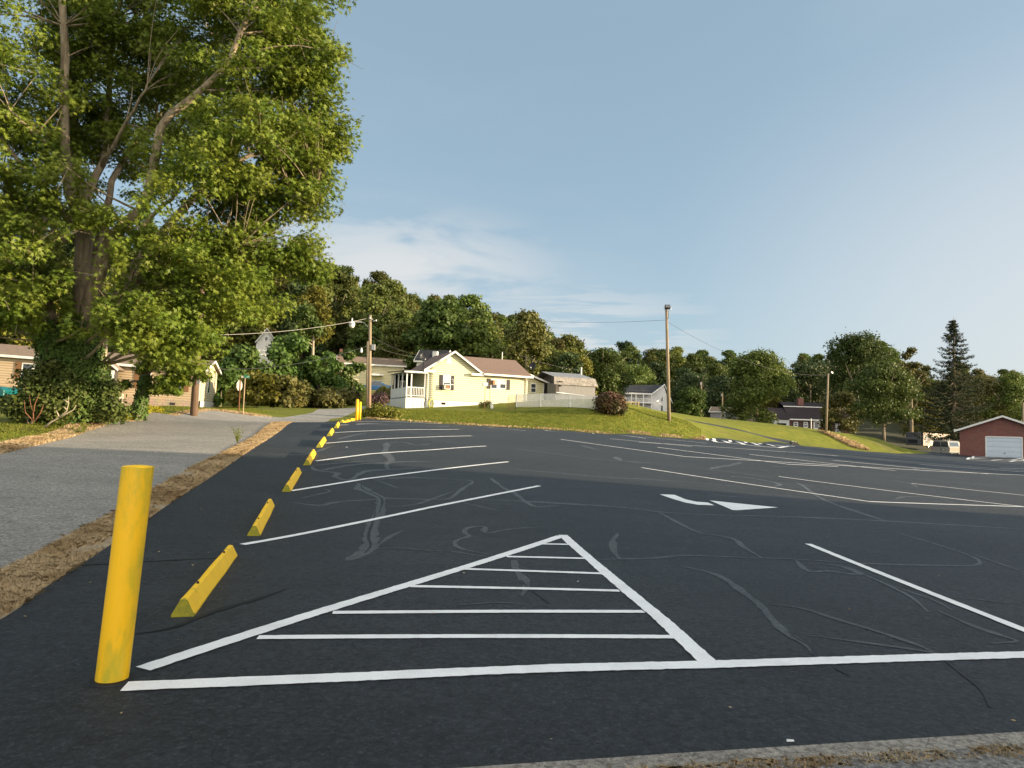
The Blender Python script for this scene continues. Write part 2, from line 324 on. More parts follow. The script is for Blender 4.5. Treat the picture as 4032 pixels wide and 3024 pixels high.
mat('white_trim', (.80, .79, .75), .5, (.70, .69, .65), 3)
mat('white_wall', (.74, .73, .68), .7, (.60, .59, .54), 2.2, lo=.45, hi=.8)
mat('porch_ceiling', (.30, .31, .30), .8)
mat('shutter_black', (.028, .025, .024), .5, (.04, .035, .03), 8)
mat('shutter_brown', (.22, .11, .045), .6)
mat('glass', (.035, .045, .055), .08, spec=.8)
mat('curtain', (.42, .44, .44), .85, (.55, .57, .56), 9, stretch=(6, 6, .3))
mat('roof_brown', (.14, .095, .075), .9, (.22, .155, .125), 9, bump=.01, bscale=40, detail=9, stretch=(1, 1, 2))
mat('roof_tan', (.17, .125, .09), .9, (.24, .18, .13), 5, detail=8)
mat('roof_dark', (.025, .027, .032), .85, (.045, .048, .055), 4, detail=8)
mat('roof_black_brown', (.022, .016, .018), .85, (.035, .026, .028), 4)
mat('metal_roof', (.34, .34, .345), .45, (.26, .25, .235), 2.5, metal=.3, detail=8)
mat('metal_rust', (.30, .275, .24), .6, (.17, .15, .125), 3.5, detail=9, metal=.1, lo=.4, hi=.6)
mat('shed_wall', (.20, .195, .185), .6, (.155, .15, .145), 2.2, metal=.1, stretch=(3, 3, .5))
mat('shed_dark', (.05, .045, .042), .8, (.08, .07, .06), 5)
mat('black_inside', (.008, .008, .009), .9)
brick('block_tan', (.42, .32, .22), (.48, .37, .26), (.30, .24, .17), bw=.4, bh=.2)
brick('red_brick', (.22, .072, .055), (.155, .05, .04), (.20, .14, .12), bw=.22, bh=.075)
brick('dark_brick', (.16, .06, .045), (.11, .045, .035), (.12, .08, .07), bw=.22, bh=.075)
mat('pole_wood', (.22, .165, .10), .9, (.33, .265, .18), 5, bump=.01, bscale=14, stretch=(3, 3, .25), detail=8)
mat('pole_dark', (.11, .07, .045), .9, (.19, .125, .08), 5, bump=.01, bscale=14, stretch=(3, 3, .25), detail=8)
mat('pole_red', (.30, .14, .09), .9, (.24, .18, .12), 3, stretch=(3, 3, .3), detail=8)
mat('wire', (.06, .06, .06), .6)
mat('wire_pale', (.34, .32, .28), .6)
mat('galv', (.42, .43, .44), .45, (.3, .3, .3), 8, metal=.4)
mat('lamp_white', (.78, .77, .74), .4)
mat('black_metal', (.018, .018, .02), .45)
mat('lamp_glass', (.16, .17, .18), .15)
mat('sign_back', (.50, .50, .43), .45, (.42, .41, .35), 4, metal=.1)
mat('sign_green', (.01, .20, .11), .4)
mat('rust_post', (.22, .095, .04), .8, (.14, .06, .03), 8)
mat('tan_post', (.42, .32, .20), .7, (.3, .2, .12), 6)
mat('truck_green', (.004, .105, .105), .25, spec=.6)
mat('tyre', (.018, .018, .018), .85)
mat('rim', (.5, .5, .5), .3, metal=.7)
mat('car_blue', (.035, .11, .24), .25, spec=.6)
mat('tail_red', (.35, .02, .015), .3)
mat('van_silver', (.27, .265, .24), .35, spec=.5)
mat('van_gold', (.20, .17, .12), .35, spec=.5)
mat('rv_dark', (.085, .08, .082), .4)
mat('rv_tan', (.36, .235, .14), .4)
mat('rv_cream', (.42, .36, .25), .4)
mat('rv_swirl', (.24, .23, .24), .4)
mat('plate_white', (.6, .6, .6), .5)
mat('garage_door', (.56, .64, .72), .5)
mat('hose', (.55, .55, .10), .5)
mat('rust_box', (.28, .16, .09), .8)
mat('wood_yellow', (.62, .46, .22), .7)
mat('blue_plastic', (.02, .03, .16), .5)

# ---------------------------------------------------------------- object helpers
def tag(o, label=None, cat=None, group=None, kind=None):
    if label: o['label'] = label
    if cat: o['category'] = cat
    if group: o['group'] = group
    if kind: o['kind'] = kind
    return o
def empty(name, loc=(0, 0, 0), rz=0, label=None, cat=None, group=None, rx=0, ry=0):
    o = bpy.data.objects.new(name, None); C.objects.link(o); o.location = loc; o.rotation_euler = (rx, ry, rz); o.empty_display_size = .3
    return tag(o, label, cat, group)
class MB:
    def __init__(s): s.v = []; s.f = []
    def add(s, vs, fs):
        n = len(s.v); s.v += [tuple(v) for v in vs]; s.f += [tuple(i + n for i in f) for f in fs]; return s
    def box(s, x0, y0, z0, x1, y1, z1):
        v = [(x0,y0,z0),(x1,y0,z0),(x1,y1,z0),(x0,y1,z0),(x0,y0,z1),(x1,y0,z1),(x1,y1,z1),(x0,y1,z1)]
        return s.add(v, [(3,2,1,0),(4,5,6,7),(0,1,5,4),(1,2,6,5),(2,3,7,6),(3,0,4,7)])
    def prism(s, poly, axis, a, b):
        """poly in the two other axes, extruded from a to b along axis"""
        n = len(poly)
        def mk(p, t):
            if axis == 'x': return (t, p[0], p[1])
            if axis == 'y': return (p[0], t, p[1])
            return (p[0], p[1], t)
        v = [mk(p, a) for p in poly] + [mk(p, b) for p in poly]
        return s.add(v, [tuple(range(n))[::-1], tuple(range(n, 2 * n))] + [(i, (i + 1) % n, n + (i + 1) % n, n + i) for i in range(n)])
    def tube(s, path, rad, n=8, cap=True):
        path = [Vector(p) for p in path]; m = len(path)
        if not hasattr(rad, '__len__'): rad = [rad] * m
        up = None; rings = []
        for i, p in enumerate(path):
            t = (path[min(i + 1, m - 1)] - path[max(i - 1, 0)]).normalized()
            if up is None: up = t.orthogonal().normalized()
            else: up = (up - t * up.dot(t)).normalized()
            b = t.cross(up)
            rings.append([p + (up * math.cos(2 * math.pi * k / n) + b * math.sin(2 * math.pi * k / n)) * rad[i] for k in range(n)])
        v = [q for r in rings for q in r]
        f = [(i * n + k, i * n + (k + 1) % n, (i + 1) * n + (k + 1) % n, (i + 1) * n + k) for i in range(m - 1) for k in range(n)]
        if cap: f += [tuple(range(n))[::-1], tuple((m - 1) * n + k for k in range(n))]
        return s.add(v, f)
    def lathe(s, prof, n=16, c=(0, 0, 0)):
        v = [(c[0] + r * math.cos(2 * math.pi * k / n), c[1] + r * math.sin(2 * math.pi * k / n), c[2] + z) for r, z in prof for k in range(n)]
        m = len(prof)
        f = [(i * n + k, i * n + (k + 1) % n, (i + 1) * n + (k + 1) % n, (i + 1) * n + k) for i in range(m - 1) for k in range(n)]
        f += [tuple(range(n))[::-1], tuple((m - 1) * n + k for k in range(n))]
        return s.add(v, f)
    def build(s, name, m, parent=None, smooth=False, bevel=0, label=None):
        me = bpy.data.meshes.new(name); me.from_pydata(s.v, [], s.f); me.materials.append(MATS[m] if isinstance(m, str) else m); me.update()
        o = bpy.data.objects.new(name, me); C.objects.link(o)
        if parent: o.parent = parent
        if smooth: me.polygons.foreach_set('use_smooth', [True] * len(me.polygons))
        if bevel:
            b = o.modifiers.new('b', 'BEVEL'); b.width = bevel; b.segments = 2; b.limit_method = 'ANGLE'
        if label: o['label'] = label
        return o
def bx(name, m, parent, *a, **k): return MB().box(*a).build(name, m, parent, **k)
def copy_tree(o, parent=None, label=None):
    c = o.copy(); C.objects.link(c); c.parent = parent
    if label: c['label'] = label
    for ch in o.children: copy_tree(ch, c)
    return c
class Frame:
    """local axes of a building, with a helper that finds where a picture ray meets its wall plane"""
    def __init__(s, o, rz): s.o = Vector(o); s.rz = rz; s.x = Vector((math.cos(rz), math.sin(rz), 0)); s.y = Vector((-math.sin(rz), math.cos(rz), 0))
    def wp(s, px, py, y0=0):
        d = ray(px, py); n = s.y; t = (s.o + s.y * y0 - CAM).dot(n) / d.dot(n); p = CAM + d * t - s.o
        return p.dot(s.x), p.z
# ---------------------------------------------------------------- leaves
def leaf_mesh(name, cen, size, m, shape, nrm=None, jit=.8, droop=0, parent=None, mats=None, midx=None):
    N = len(cen); S = np.array(shape); k = len(S)
    a = rng.normal(size=(N, 3))
    n = a / np.linalg.norm(a, axis=1, keepdims=True)
    if nrm is not None: n = nrm + n * jit; n /= np.linalg.norm(n, axis=1, keepdims=True) + 1e-9
    t = rng.normal(size=(N, 3)); t[:, 2] -= droop
    t -= n * (t * n).sum(1, keepdims=True); t /= np.linalg.norm(t, axis=1, keepdims=True) + 1e-9
    b = np.cross(n, t)
    sz = np.asarray(size).reshape(-1, 1, 1) * np.ones((N, 1, 1))
    V = cen[:, None, :] + sz * (S[None, :, 0:1] * b[:, None, :] + S[None, :, 1:2] * t[:, None, :])
    if S.shape[1] > 2: V = V + sz * S[None, :, 2:3] * n[:, None, :]
    me = bpy.data.meshes.new(name); me.vertices.add(N * k); me.vertices.foreach_set('co', V.astype(np.float32).ravel())
    me.loops.add(N * k); me.loops.foreach_set('vertex_index', np.arange(N * k, dtype=np.int32))
    me.polygons.add(N); me.polygons.foreach_set('loop_start', (np.arange(N) * k).astype(np.int32)); me.polygons.foreach_set('loop_total', np.full(N, k, dtype=np.int32))
    for mm in (mats or [m]): me.materials.append(MATS[mm])
    if midx is not None: me.polygons.foreach_set('material_index', midx.astype(np.int32))
    me.update(calc_edges=True)
    o = bpy.data.objects.new(name, me); C.objects.link(o)
    if parent: o.parent = parent
    return o
MAPLE = [(0,0),(.12,.14),(.46,.02),(.26,.32),(.62,.66),(.14,.50),(0,1.15),(-.14,.50),(-.62,.66),(-.26,.32),(-.46,.02),(-.12,.14)]
OVAL = [(0,0),(.28,.35),(.22,.75),(0,1.0),(-.22,.75),(-.28,.35)]
CLUMP = [(0,0),(.42,.12),(.36,.5),(.5,.85),(.1,.8),(-.15,1.0),(-.4,.7),(-.3,.3)]
def blob_points(blobs, n, shell=.35):
    """points scattered towards the skin of ellipsoid lumps; returns points and outward directions"""
    B = np.array(blobs, float)            # x y z rx ry rz
    w = (B[:, 3] * B[:, 4] + B[:, 4] * B[:, 5] + B[:, 3] * B[:, 5]); w /= w.sum()
    i = rng.choice(len(B), n, p=w); d = rng.normal(size=(n, 3)); d /= np.linalg.norm(d, axis=1, keepdims=True)
    r = 1 - shell * rng.random(n) ** 1.3
    p = B[i, :3] + d * B[i, 3:6] * r[:, None] * (1 + rng.normal(size=(n, 1)) * .17)
    return p, d
def crown_blobs(h, w, lo, n, seed, top=1.0):
    r_ = np.random.default_rng(seed); out = []
    for k in range(n):
        t = r_.random() ** .8; z = lo + (h - lo) * t
        prof = math.sin(math.pi * min(1, .18 + .80 * t)) ** .65
        a = r_.random() * 6.283; rr = w * .5 * prof * math.sqrt(r_.random()) * (.80 + .16 * math.sin(a * 2.3 + seed) + .10 * math.sin(a * 5 + z))
        s = w * (.07 + .11 * r_.random() ** 1.5)
        out.append((rr * math.cos(a), rr * math.sin(a), min(z, h - s * .6), s, s, s * (.62 + .3 * r_.random())))
    return out
def trunk_mesh(h, r, lean=0, seed=0, forks=5, w=5, lo=.3):
    r_ = random.Random(seed); m = MB(); pts_ = []
    for i in range(6): t = i / 5; pts_.append((lean * t * t + r_.uniform(-.1, .1) * t, r_.uniform(-.1, .1) * t, h * .8 * t - .4))
    m.tube(pts_, [r * (1 - .75 * i / 5) for i in range(6)], 7)
    for k in range(forks):
        t = lo + (.75 - lo) * k / max(1, forks - 1); a = r_.random() * 6.28; L = w * .38
        b = Vector((lean * t * t, 0, h * .8 * t - .3)); e = b + Vector((math.cos(a) * L, math.sin(a) * L, L * .9)); mid = (b + e) / 2 + Vector((0, 0, -.1 * L))
        m.tube([b, mid, e], [r * .4, r * .25, r * .07], 5)
    return m
def tree(name, base, h, w, lo, leafm, label, cat='tree', group=None, n=9000, sz=.3, seed=1, bark='bark', blobs=26, trunk_r=None, shell=.45, shape=CLUMP, jit=1.0):
    o = empty(name, base, 0, label, cat, group)
    trunk_mesh(h, trunk_r or h * .02, 0, seed, 6, w, max(.15, lo / h)).build('trunk', bark, o, smooth=True)
    p, d = blob_points(crown_blobs(h, w, lo, blobs, seed), n, shell)
    d = d + np.array([0, 0, .35])
    leaf_mesh('crown', p, sz * (.6 + .8 * rng.random(n)), leafm, shape, d, jit, parent=o)
    return o

# ---------------------------------------------------------------- the ground, cut into lot, roads, path, verge and grass
def ext(p, q, k):   # point beyond q
    return (q[0] + (q[0] - p[0]) * k, q[1] + (q[1] - p[1]) * k)
lot_left = [gxy(*p) for p in [(0,2440),(65,2400),(180,2310),(304,2232),(450,2135),(575,2048),(690,1968),(814,1890),(949,1798),(1058,1728),(1110,1692)]]
lot_left += [axy(1150,1672,33), axy(1200,1656,37.5), axy(1245,1650,40.5), axy(1290,1650,43), axy(1350,1654,44.5), axy(1405,1656,46.3)]
lot_far = [axy(*p) for p in [(1440,1654,47),(1480,1653,47),(1700,1668,48.5),(1900,1678,51),(2016,1686,52.5),(2200,1697,54),(2400,1710,56),(2600,1722,59),(2740,1731,60.4),
        (2762,1732,61.2),(2780,1728,62.5),(2830,1727,64.2),(2900,1732,66.5),(3000,1744,70.8),(3110,1751,77),(3160,1757,78),(3300,1772,81),(3450,1780,84.6),(3600,1787,87.5),(3665,1790,90)]]
kA, kB, kC = gxy(1787, 3024), gxy(2699, 2963), gxy(4032, 2880)
gA, gB = gxy(2535, 3024), gxy(4032, 2932)
lot_poly = lot_left + lot_far + [(52,118),(66,118),(70,92),(85,90),(85,-2),(30,6.5)] + [ext(kB, kC, 1.5), kC, kB, kA, ext(kC, kA, .8), ext(kC, kA, 3), (-14,-6), ext(lot_left[2], lot_left[0], 6)]
road_r = [gxy(*p) for p in [(0,2254),(120,2192),(239,2129),(347,2070),(450,2020),(597,1928),(759,1836),(922,1760),(1003,1717)]] + [axy(1085,1672,34.5), axy(1125,1661,38)]
road_l = [gxy(*p) for p in [(0,1790),(163,1750),(325,1706),(407,1679)]] + [axy(542,1657,31), axy(620,1647,34), axy(678,1643,36.5), axy(760,1641,39), axy(850,1641,41), axy(990,1642,42.3), axy(1070,1646,43.5)]
side_l = [axy(1116,1648,44), axy(1158,1644,46), axy(1196,1635,49), axy(1234,1625,54), axy(1259,1614,60), axy(1338,1609,64), axy(1420,1605,68), axy(1500,1590,76)]
side_r = [axy(1560,1596,73), axy(1450,1608,64), axy(1400,1622,56), axy(1370,1634,51), axy(1345,1644,47.5), axy(1300,1647,45)]
road_poly = road_r + lot_left[-6:-2][1:] + side_r[::-1] + side_l[::-1] + road_l[::-1] + [ext(road_l[2], road_l[0], 4), (-22,-8), ext(road_r[2], road_r[0], 8)]
strip_poly = road_r + lot_left[-6:-4][:1] + lot_left[:-6][::-1] + [ext(lot_left[2], lot_left[0], 5.8), ext(road_r[2], road_r[0], 7.8)]
vergeL_poly = [ext(road_l[2], road_l[0], 4)] + road_l + [axy(1000,1636,43.5), axy(800,1633,41), axy(700,1634,38.5), axy(600,1640,35), axy(480,1652,31), axy(330,1675,26.5)] + [gxy(160,1715), gxy(0,1745)] + [ext(gxy(160,1715), gxy(0,1745), 6)]
path_c = [axy(2700,1650,71.5), axy(2780,1668,74.4), axy(2860,1686,75.8), axy(2960,1706,77.5), axy(3060,1728,79), axy(3140,1748,79.3)]
def ribbon_poly(c, w):
    L_, R_ = [], []
    for i, p in enumerate(c):
        a = Vector(c[max(0, i - 1)]); b = Vector(c[min(len(c) - 1, i + 1)]); d = (b - a).normalized(); n = Vector((-d.y, d.x))
        ww = w[i] if hasattr(w, '__len__') else w
        L_.append(tuple(Vector(p) + n * ww)); R_.append(tuple(Vector(p) - n * ww))
    return L_ + R_[::-1]
path_poly = ribbon_poly(path_c, [.3, .35, .45, .6, .8, 1.1])
kerb_poly = [ext(kC, kA, 3), ext(kC, kA, .8), kA, kB, kC, ext(kB, kC, 1.5)] + [ext(gA, gB, 1.2), gB, gA, ext(gB, gA, 1.2), ext(gB, gA, 4)]
gravel_poly = [ext(gB, gA, 4), ext(gB, gA, 1.2), gA, gB, ext(gA, gB, 1.2), (30,5.5), (30,-12), (-12,-12)]

def inside(poly, x, y):
    P_ = np.array(poly); r_ = np.zeros(x.shape, bool); j = len(P_) - 1
    for i in range(len(P_)):
        xi, yi = P_[i]; xj, yj = P_[j]
        c = ((yi > y) != (yj > y)) & (x < (xj - xi) * (y - yi) / (yj - yi + 1e-12) + xi); r_ ^= c; j = i
    return r_
REG = [('concrete_kerb', kerb_poly, 'concrete'), ('gravel', gravel_poly, 'gravel'), ('parking_lot', lot_poly, 'lot_asphalt'), ('road', road_poly, 'road_asphalt'),
       ('path', path_poly, 'path_asphalt'), ('verge', strip_poly, 'weed_soil'), ('roadside_verge', vergeL_poly, 'weed_soil')]
def build_ground():
    xs, ys = [], []
    def grid(x0, x1, y0, y1, s, hole=None):
        gx, gy = np.meshgrid(np.arange(x0, x1 + .01, s), np.arange(y0, y1 + .01, s)); gx, gy = gx.ravel(), gy.ravel()
        if hole:
            k = ~((gx > hole[0]) & (gx < hole[1]) & (gy > hole[2]) & (gy < hole[3])); gx, gy = gx[k], gy[k]
        jx = (rng.random(len(gx)) - .5) * s * .2; jy = (rng.random(len(gy)) - .5) * s * .2
        xs.append(gx + jx); ys.append(gy + jy)
    grid(-8, 34, 44, 82, .7); grid(-14, 22, 1, 43.3, .6); grid(-34, 62, -6, 100, 1.35, (-14.5, 34.5, 1, 82.5)); grid(-14.2, -8.8, 44, 82, 1.35); grid(22.8, 34.3, 1, 43.5, 1.35); grid(-110, 130, -40, 150, 5, (-35.5, 63.5, -7.5, 101.5)); grid(-620, 640, -200, 640, 30, (-115, 135, -45, 155))
    V = [Vector((a, b)) for a, b in zip(np.concatenate(xs), np.concatenate(ys))]; E = []
    for _, poly, _m in REG:
        q = []
        for i in range(len(poly)):
            a, b = Vector(poly[i]), Vector(poly[(i + 1) % len(poly)]); n = max(1, int((b - a).length / 1.5))
            q += [a.lerp(b, t / n) for t in range(n)]
        s = len(V); V += q; E += [(s + i, s + (i + 1) % len(q)) for i in range(len(q))]
    ov, oe, of, *_ = delaunay_2d_cdt(V, E, [], 0, 1e-4)
    X = np.array([v.x for v in ov]); Y = np.array([v.y for v in ov]); Zv = zf(X, Y)
    T = np.array([f for f in of]); cx = X[T].mean(1); cy = Y[T].mean(1)
    a_ = (X[T[:,1]] - X[T[:,0]]) * (Y[T[:,2]] - Y[T[:,0]]) - (X[T[:,2]] - X[T[:,0]]) * (Y[T[:,1]] - Y[T[:,0]])
    T[a_ < 0] = T[a_ < 0][:, ::-1]
    reg = np.full(len(T), -1)
    for i, (_, poly, _m) in enumerate(REG):
        reg[(reg < 0) & inside(poly, cx, cy)] = i
    reg[(reg < 0) & ((cy > 108) | (np.abs(cx) > 115))] = -2
    for i, nm, m in [(-1, 'grass_ground', 'grass'), (-2, 'hillside', 'forest_floor')] + [(i, r[0], r[2]) for i, r in enumerate(REG)]:
        t = T[reg == i]
        if not len(t): continue
        u, inv = np.unique(t, return_inverse=True)
        me = bpy.data.meshes.new(nm); me.from_pydata(np.stack([X[u], Y[u], Zv[u]], 1).tolist(), [], inv.reshape(t.shape).tolist())
        me.materials.append(MATS[m]); me.polygons.foreach_set('use_smooth', [True] * len(me.polygons)); me.update()
        o = bpy.data.objects.new(nm, me); C.objects.link(o); tag(o, kind='structure')
build_ground()
lot = bpy.data.objects['parking_lot']

# ---------------------------------------------------------------- paint and sealant lying on the lot
def resample(pts, step):
    out_ = [Vector(pts[0][:2])]
    for a, b in zip(pts[:-1], pts[1:]):
        a, b = Vector(a[:2]), Vector(b[:2]); n = max(1, int((b - a).length / step))
        out_ += [a.lerp(b, (i + 1) / n) for i in range(n)]
    return out_
def smooth_poly(p, it=2):
    for _ in range(it):
        q = [p[0]]
        for a, b in zip(p[:-1], p[1:]): q += [a.lerp(b, .25), a.lerp(b, .75)]
        p = q + [p[-1]]
    return p
def ribbon(mb, pts, w, lift, step=.5, wob=0.0, taper=False):
    p = resample(pts, step); n = len(p)
    if n < 2: return
    off = random.random() * 100; v = []
    for i, q in enumerate(p):
        d = (p[min(n - 1, i + 1)] - p[max(0, i - 1)])
        if d.length < 1e-6: d = Vector((1, 0))
        d.normalize(); nn = Vector((-d.y, d.x)); hw = w / 2
        if taper: hw *= min(1, .3 + min(i, n - 1 - i) * step * 1.3)
        if wob > .3: hw *= 1 + .55 * noise.noise(Vector((q.x * 5, q.y * 5, off))) + .35 * noise.noise(Vector((q.x * 16, q.y * 16, off)))
        if wob and wob < .3 and w < .2: fj = .12 * noise.noise(Vector((q.x * 14, q.y * 14, 1))) + .08 * noise.noise(Vector((q.x * 40, q.y * 40, 2))); hw *= 1 + fj
        wl = hw * (1 + wob * noise.noise(Vector((i * .37 * step * 2, off, 0))) * 2); wr = hw * (1 + wob * noise.noise(Vector((i * .41 * step * 2, off, 5))) * 2)
        a, b = q + nn * max(wl, .01), q - nn * max(wr, .01); v += [a, b]
    x = np.array([a.x for a in v]); y = np.array([a.y for a in v]); z = zf(x, y) + lift
    mb.add(list(zip(x, y, z)), [(2*i, 2*i+1, 2*i+3, 2*i+2) for i in range(n - 1)])
def pxl(l, ox=0, oy=0, s=1): return [(ox + a * s, oy + b * s) for a, b in l]
def G(l):
    q = [gxy(*p) for p in l]
    if l[-1][0] >= 4020: q.append(ext(q[-2], q[-1], 4 / max(.5, (Vector(q[-1]) - Vector(q[-2])).length)))
    return q
STALL = [
 [(954,2146),(1464,2048),(1700,1998),(2124,1914)], [(1146,1934),(1442,1886),(1700,1853),(2002,1819)], [(1244,1816),(1457,1788),(1700,1772),(1914,1757)],
 [(1283,1746),(1500,1729),(1700,1721),(1858,1717)], [(1318,1704),(1515,1695),(1700,1692),(1808,1691)], [(1339,1674),(1374,1673)], [(1404,1671),(1500,1670),(1772,1680)], [(1370,1660),(1500,1660),(1753,1668)],
 [(3182,2143),(4032,2483)], [(2526,1842),(3300,1958),(3424,1976),(4032,1996)], [(3066,1877),(4032,1996)], [(3589,1904),(4032,1951)],
 [(2209,1731),(2698,1799),(4032,1872)], [(2588,1762),(3102,1829),(3300,1838)], [(2951,1790),(3525,1854)], [(3277,1813),(3892,1867)], [(3621,1829),(4032,1859)], [(3938,1843),(4032,1847)],
 [(1924,1684),(2071,1697)], [(2144,1694),(2298,1706)], [(2334,1706),(2542,1727)], [(2400,1728),(2725,1759)], [(2514,1742),(3300,1796)], [(2538,1722),(2784,1746)] ]
sm = MB()
for k, l in enumerate(STALL): ribbon(sm, G(l), .105 if k < 12 else .13, .008 if k < 12 else .012, .08, .05)
sm.build('stall_line', 'white_paint', lot)
hm = MB()
ribbon(hm, G([(489,2706),(1400,2668),(2200,2633),(2794,2619),(4032,2580)]), .14, .006, .035, .05)
for l in [[(563,2637),(1214,2425),(2209,2112)], [(2216,2108),(2600,2437),(2790,2612)]]: ribbon(hm, G(l), .13, .0068, .035, .05)
for l in [[(2133,2143),(2243,2145)],[(1995,2193),(2300,2200)],[(1830,2242),(2372,2260)],[(1615,2310),(2439,2328)],[(1310,2414),(2534,2410)],[(1015,2512),(2655,2510)]]: ribbon(hm, G(l), .088, .006, .035, .05)
hm.build('hatched_triangle', 'white_paint', lot)
fh = MB()
for l in [[(2819,1743),(2884,1747),(2982,1759),(3067,1765),(3124,1758)],[(2785,1728),(2819,1742)],[(2811,1728),(2872,1746)],[(2874,1735),(2931,1752)],[(2933,1741),(2986,1755)],[(2990,1747),(3051,1759)],[(3055,1754),(3100,1761)]]: ribbon(fh, G(l), .28, .035, .3)
fh.build('far_hatching', 'white_paint', lot)
gh = MB()
for l in [[(3809,1811),(4032,1820)],[(3809,1810),(3833,1797)],[(3833,1797),(4032,1806)],[(3823,1802),(3960,1802)],[(3821,1808),(4021,1806)],[(3905,1814),(4032,1811)],[(3978,1819),(4032,1815)]]: ribbon(gh, G(l), .26, .035, .3)
gh.build('garage_hatching', 'white_paint', lot)
def flat_poly(mb, l, lift=.007):
    q = [ground(*p, lift=lift) for p in l]; mb.add(q, [tuple(range(len(q)))])
am = MB()
tail = pxl([(487,608),(560,610),(630,613),(740,658),(840,680),(950,688),(1018,715),(860,710),(740,690),(620,655),(540,628)], 2400, 1700, .4069)
flat_poly(am, tail[::-1]); flat_poly(am, pxl([(968,667),(1300,702),(1632,735),(1240,762),(1190,760)], 2400, 1700, .4069)[::-1])
am.build('turn_arrow', 'white_paint', lot)
a_, b_, c_, d_, e_ = (900,1600,.3617), (1400,1850,.4521), (2000,1650,.9186), (2600,1900,.6474), (2400,1700,.4069)
SEAL = [ (a_,[(1720,395),(1700,470),(1725,530),(1790,590),(1700,640),(1740,690)],.30), (a_,[(1420,840),(1430,900),(1560,950),(1690,1010),(1660,1130),(1600,1200),(1560,1330),(1520,1420),(1560,1540),(1450,1620),(1300,1680)],.26),
 (a_,[(900,650),(940,700),(1100,715),(1210,730),(1140,760),(1220,790),(1310,810),(1400,750),(1500,700),(1700,690),(2212,670)],.18), (a_,[(900,650),(1080,625),(1480,600),(1600,590)],.14),
 (a_,[(1000,700),(1200,660),(1500,620),(1720,620),(1900,600),(2212,605)],.2), (a_,[(690,1045),(900,1075),(1030,1080),(1150,1040),(1600,1015),(1720,1000),(2212,1020)],.13), (a_,[(1030,900),(1140,925),(950,965),(800,1000)],.1),
 (a_,[(1580,800),(1690,830),(1840,890)],.1), (a_,[(1580,800),(1800,770),(2212,780)],.1), (a_,[(1600,1550),(1750,1540),(2000,1550),(2212,1580)],.1), (a_,[(1620,1520),(1750,1420),(1900,1350)],.13),
 (a_,[(370,530),(750,530),(900,520),(1100,440),(1200,430)],.14), (a_,[(1180,360),(1300,330),(1500,290)],.25), (a_,[(1720,400),(1900,385),(2050,430),(2212,405)],.16),(a_,[(500,375),(900,378),(1100,370),(1200,375)],.1),
 (b_,[(30,180),(150,200),(240,250),(600,255),(780,260),(850,240),(930,160),(1050,100),(900,85),(450,65),(160,90)],.13), (b_,[(240,325),(500,310),(650,260),(850,190)],.1),
 (b_,[(1180,75),(1250,130),(1280,160),(1420,220),(1500,290),(1560,330),(1780,310)],.17), (b_,[(1040,260),(1200,265),(1500,275),(1620,280),(2212,315)],.11), (b_,[(950,290),(1050,310),(1240,355)],.1),
 (b_,[(1200,740),(950,700),(860,660),(870,610),(1010,580),(940,550),(970,500),(1150,490),(1110,540),(1160,555),(1300,520),(1650,495)],.15), (b_,[(1380,790),(1390,880),(1480,960),(1500,1030),(1450,1100)],.22),
 (b_,[(230,685),(630,700),(900,715),(1000,740),(1180,762)],.09),(b_,[(900,1180),(1300,1150),(1500,1180)],.1),
 (c_,[(0,215),(150,225),(400,250),(600,258),(800,272),(1100,298)],.13), (c_,[(0,350),(300,368),(520,380),(690,405),(1000,415),(1300,422),(1620,437),(2212,472)],.13),
 (c_,[(650,400),(700,430),(820,490),(880,495),(980,515),(1000,545),(1090,597)],.1), (c_,[(380,605),(500,600),(620,600),(750,583),(950,592),(1090,597),(1220,600),(1500,620),(1900,630),(2010,630),(2030,610),(1960,575),(1800,525),(1670,488)],.12),
 (c_,[(470,490),(440,520),(450,570),(480,600)],.14), (c_,[(740,628),(900,665),(970,708)],.1), (d_,[(120,510),(300,545),(400,590),(500,670),(620,750),(680,830),(780,920),(900,990),(940,1050)],.15),
 (d_,[(640,740),(860,760),(1060,830),(1300,900),(1480,960),(1620,1010),(1680,1050)],.09), (d_,[(900,930),(1200,970),(1500,1010),(1680,1040)],.1), (d_,[(820,470),(860,520),(920,550),(1020,535),(1150,560),(1240,560),(1150,520),(1050,500),(900,490)],.15),
 (d_,[(1240,560),(1400,630),(1540,700),(1630,790)],.12), (d_,[(1300,590),(1500,660),(1680,720),(1780,780)],.08), (d_,[(1690,780),(1800,830),(1950,890),(2100,940),(2200,970),(2000,980)],.1),
 (d_,[(1790,700),(2000,720),(2212,745)],.08), (d_,[(1900,435),(2050,490),(2212,545)],.1), (d_,[(820,0),(870,20),(930,70),(1050,130),(1200,180),(1370,235)],.18), (d_,[(280,60),(390,85),(600,93)],.12),
 (e_,[(1270,295),(1180,325),(1040,345),(970,365)],.3), (e_,[(820,355),(1230,395),(1330,410),(1800,480),(2200,520)],.15), (e_,[(1190,440),(1200,430),(1450,460),(1690,510),(1560,535)],.2), (e_,[(1560,340),(1620,335),(1900,350)],.2),
 (e_,[(0,275),(300,300),(420,320)],.15), (c_,[(0,125),(140,140),(300,165),(480,180),(650,190)],.2), (c_,[(310,112),(390,133)],.3),(c_,[(1600,255),(1730,275),(1760,295)],.12),(c_,[(1660,345),(1700,330),(1850,340),(1910,358)],.12),
 (e_,[(60,240),(110,285)],.3),(c_,[(1740,208),(1760,222),(1900,235)],.3),(c_,[(2020,285),(2150,298)],.2)]
se = MB(); lf = .0022
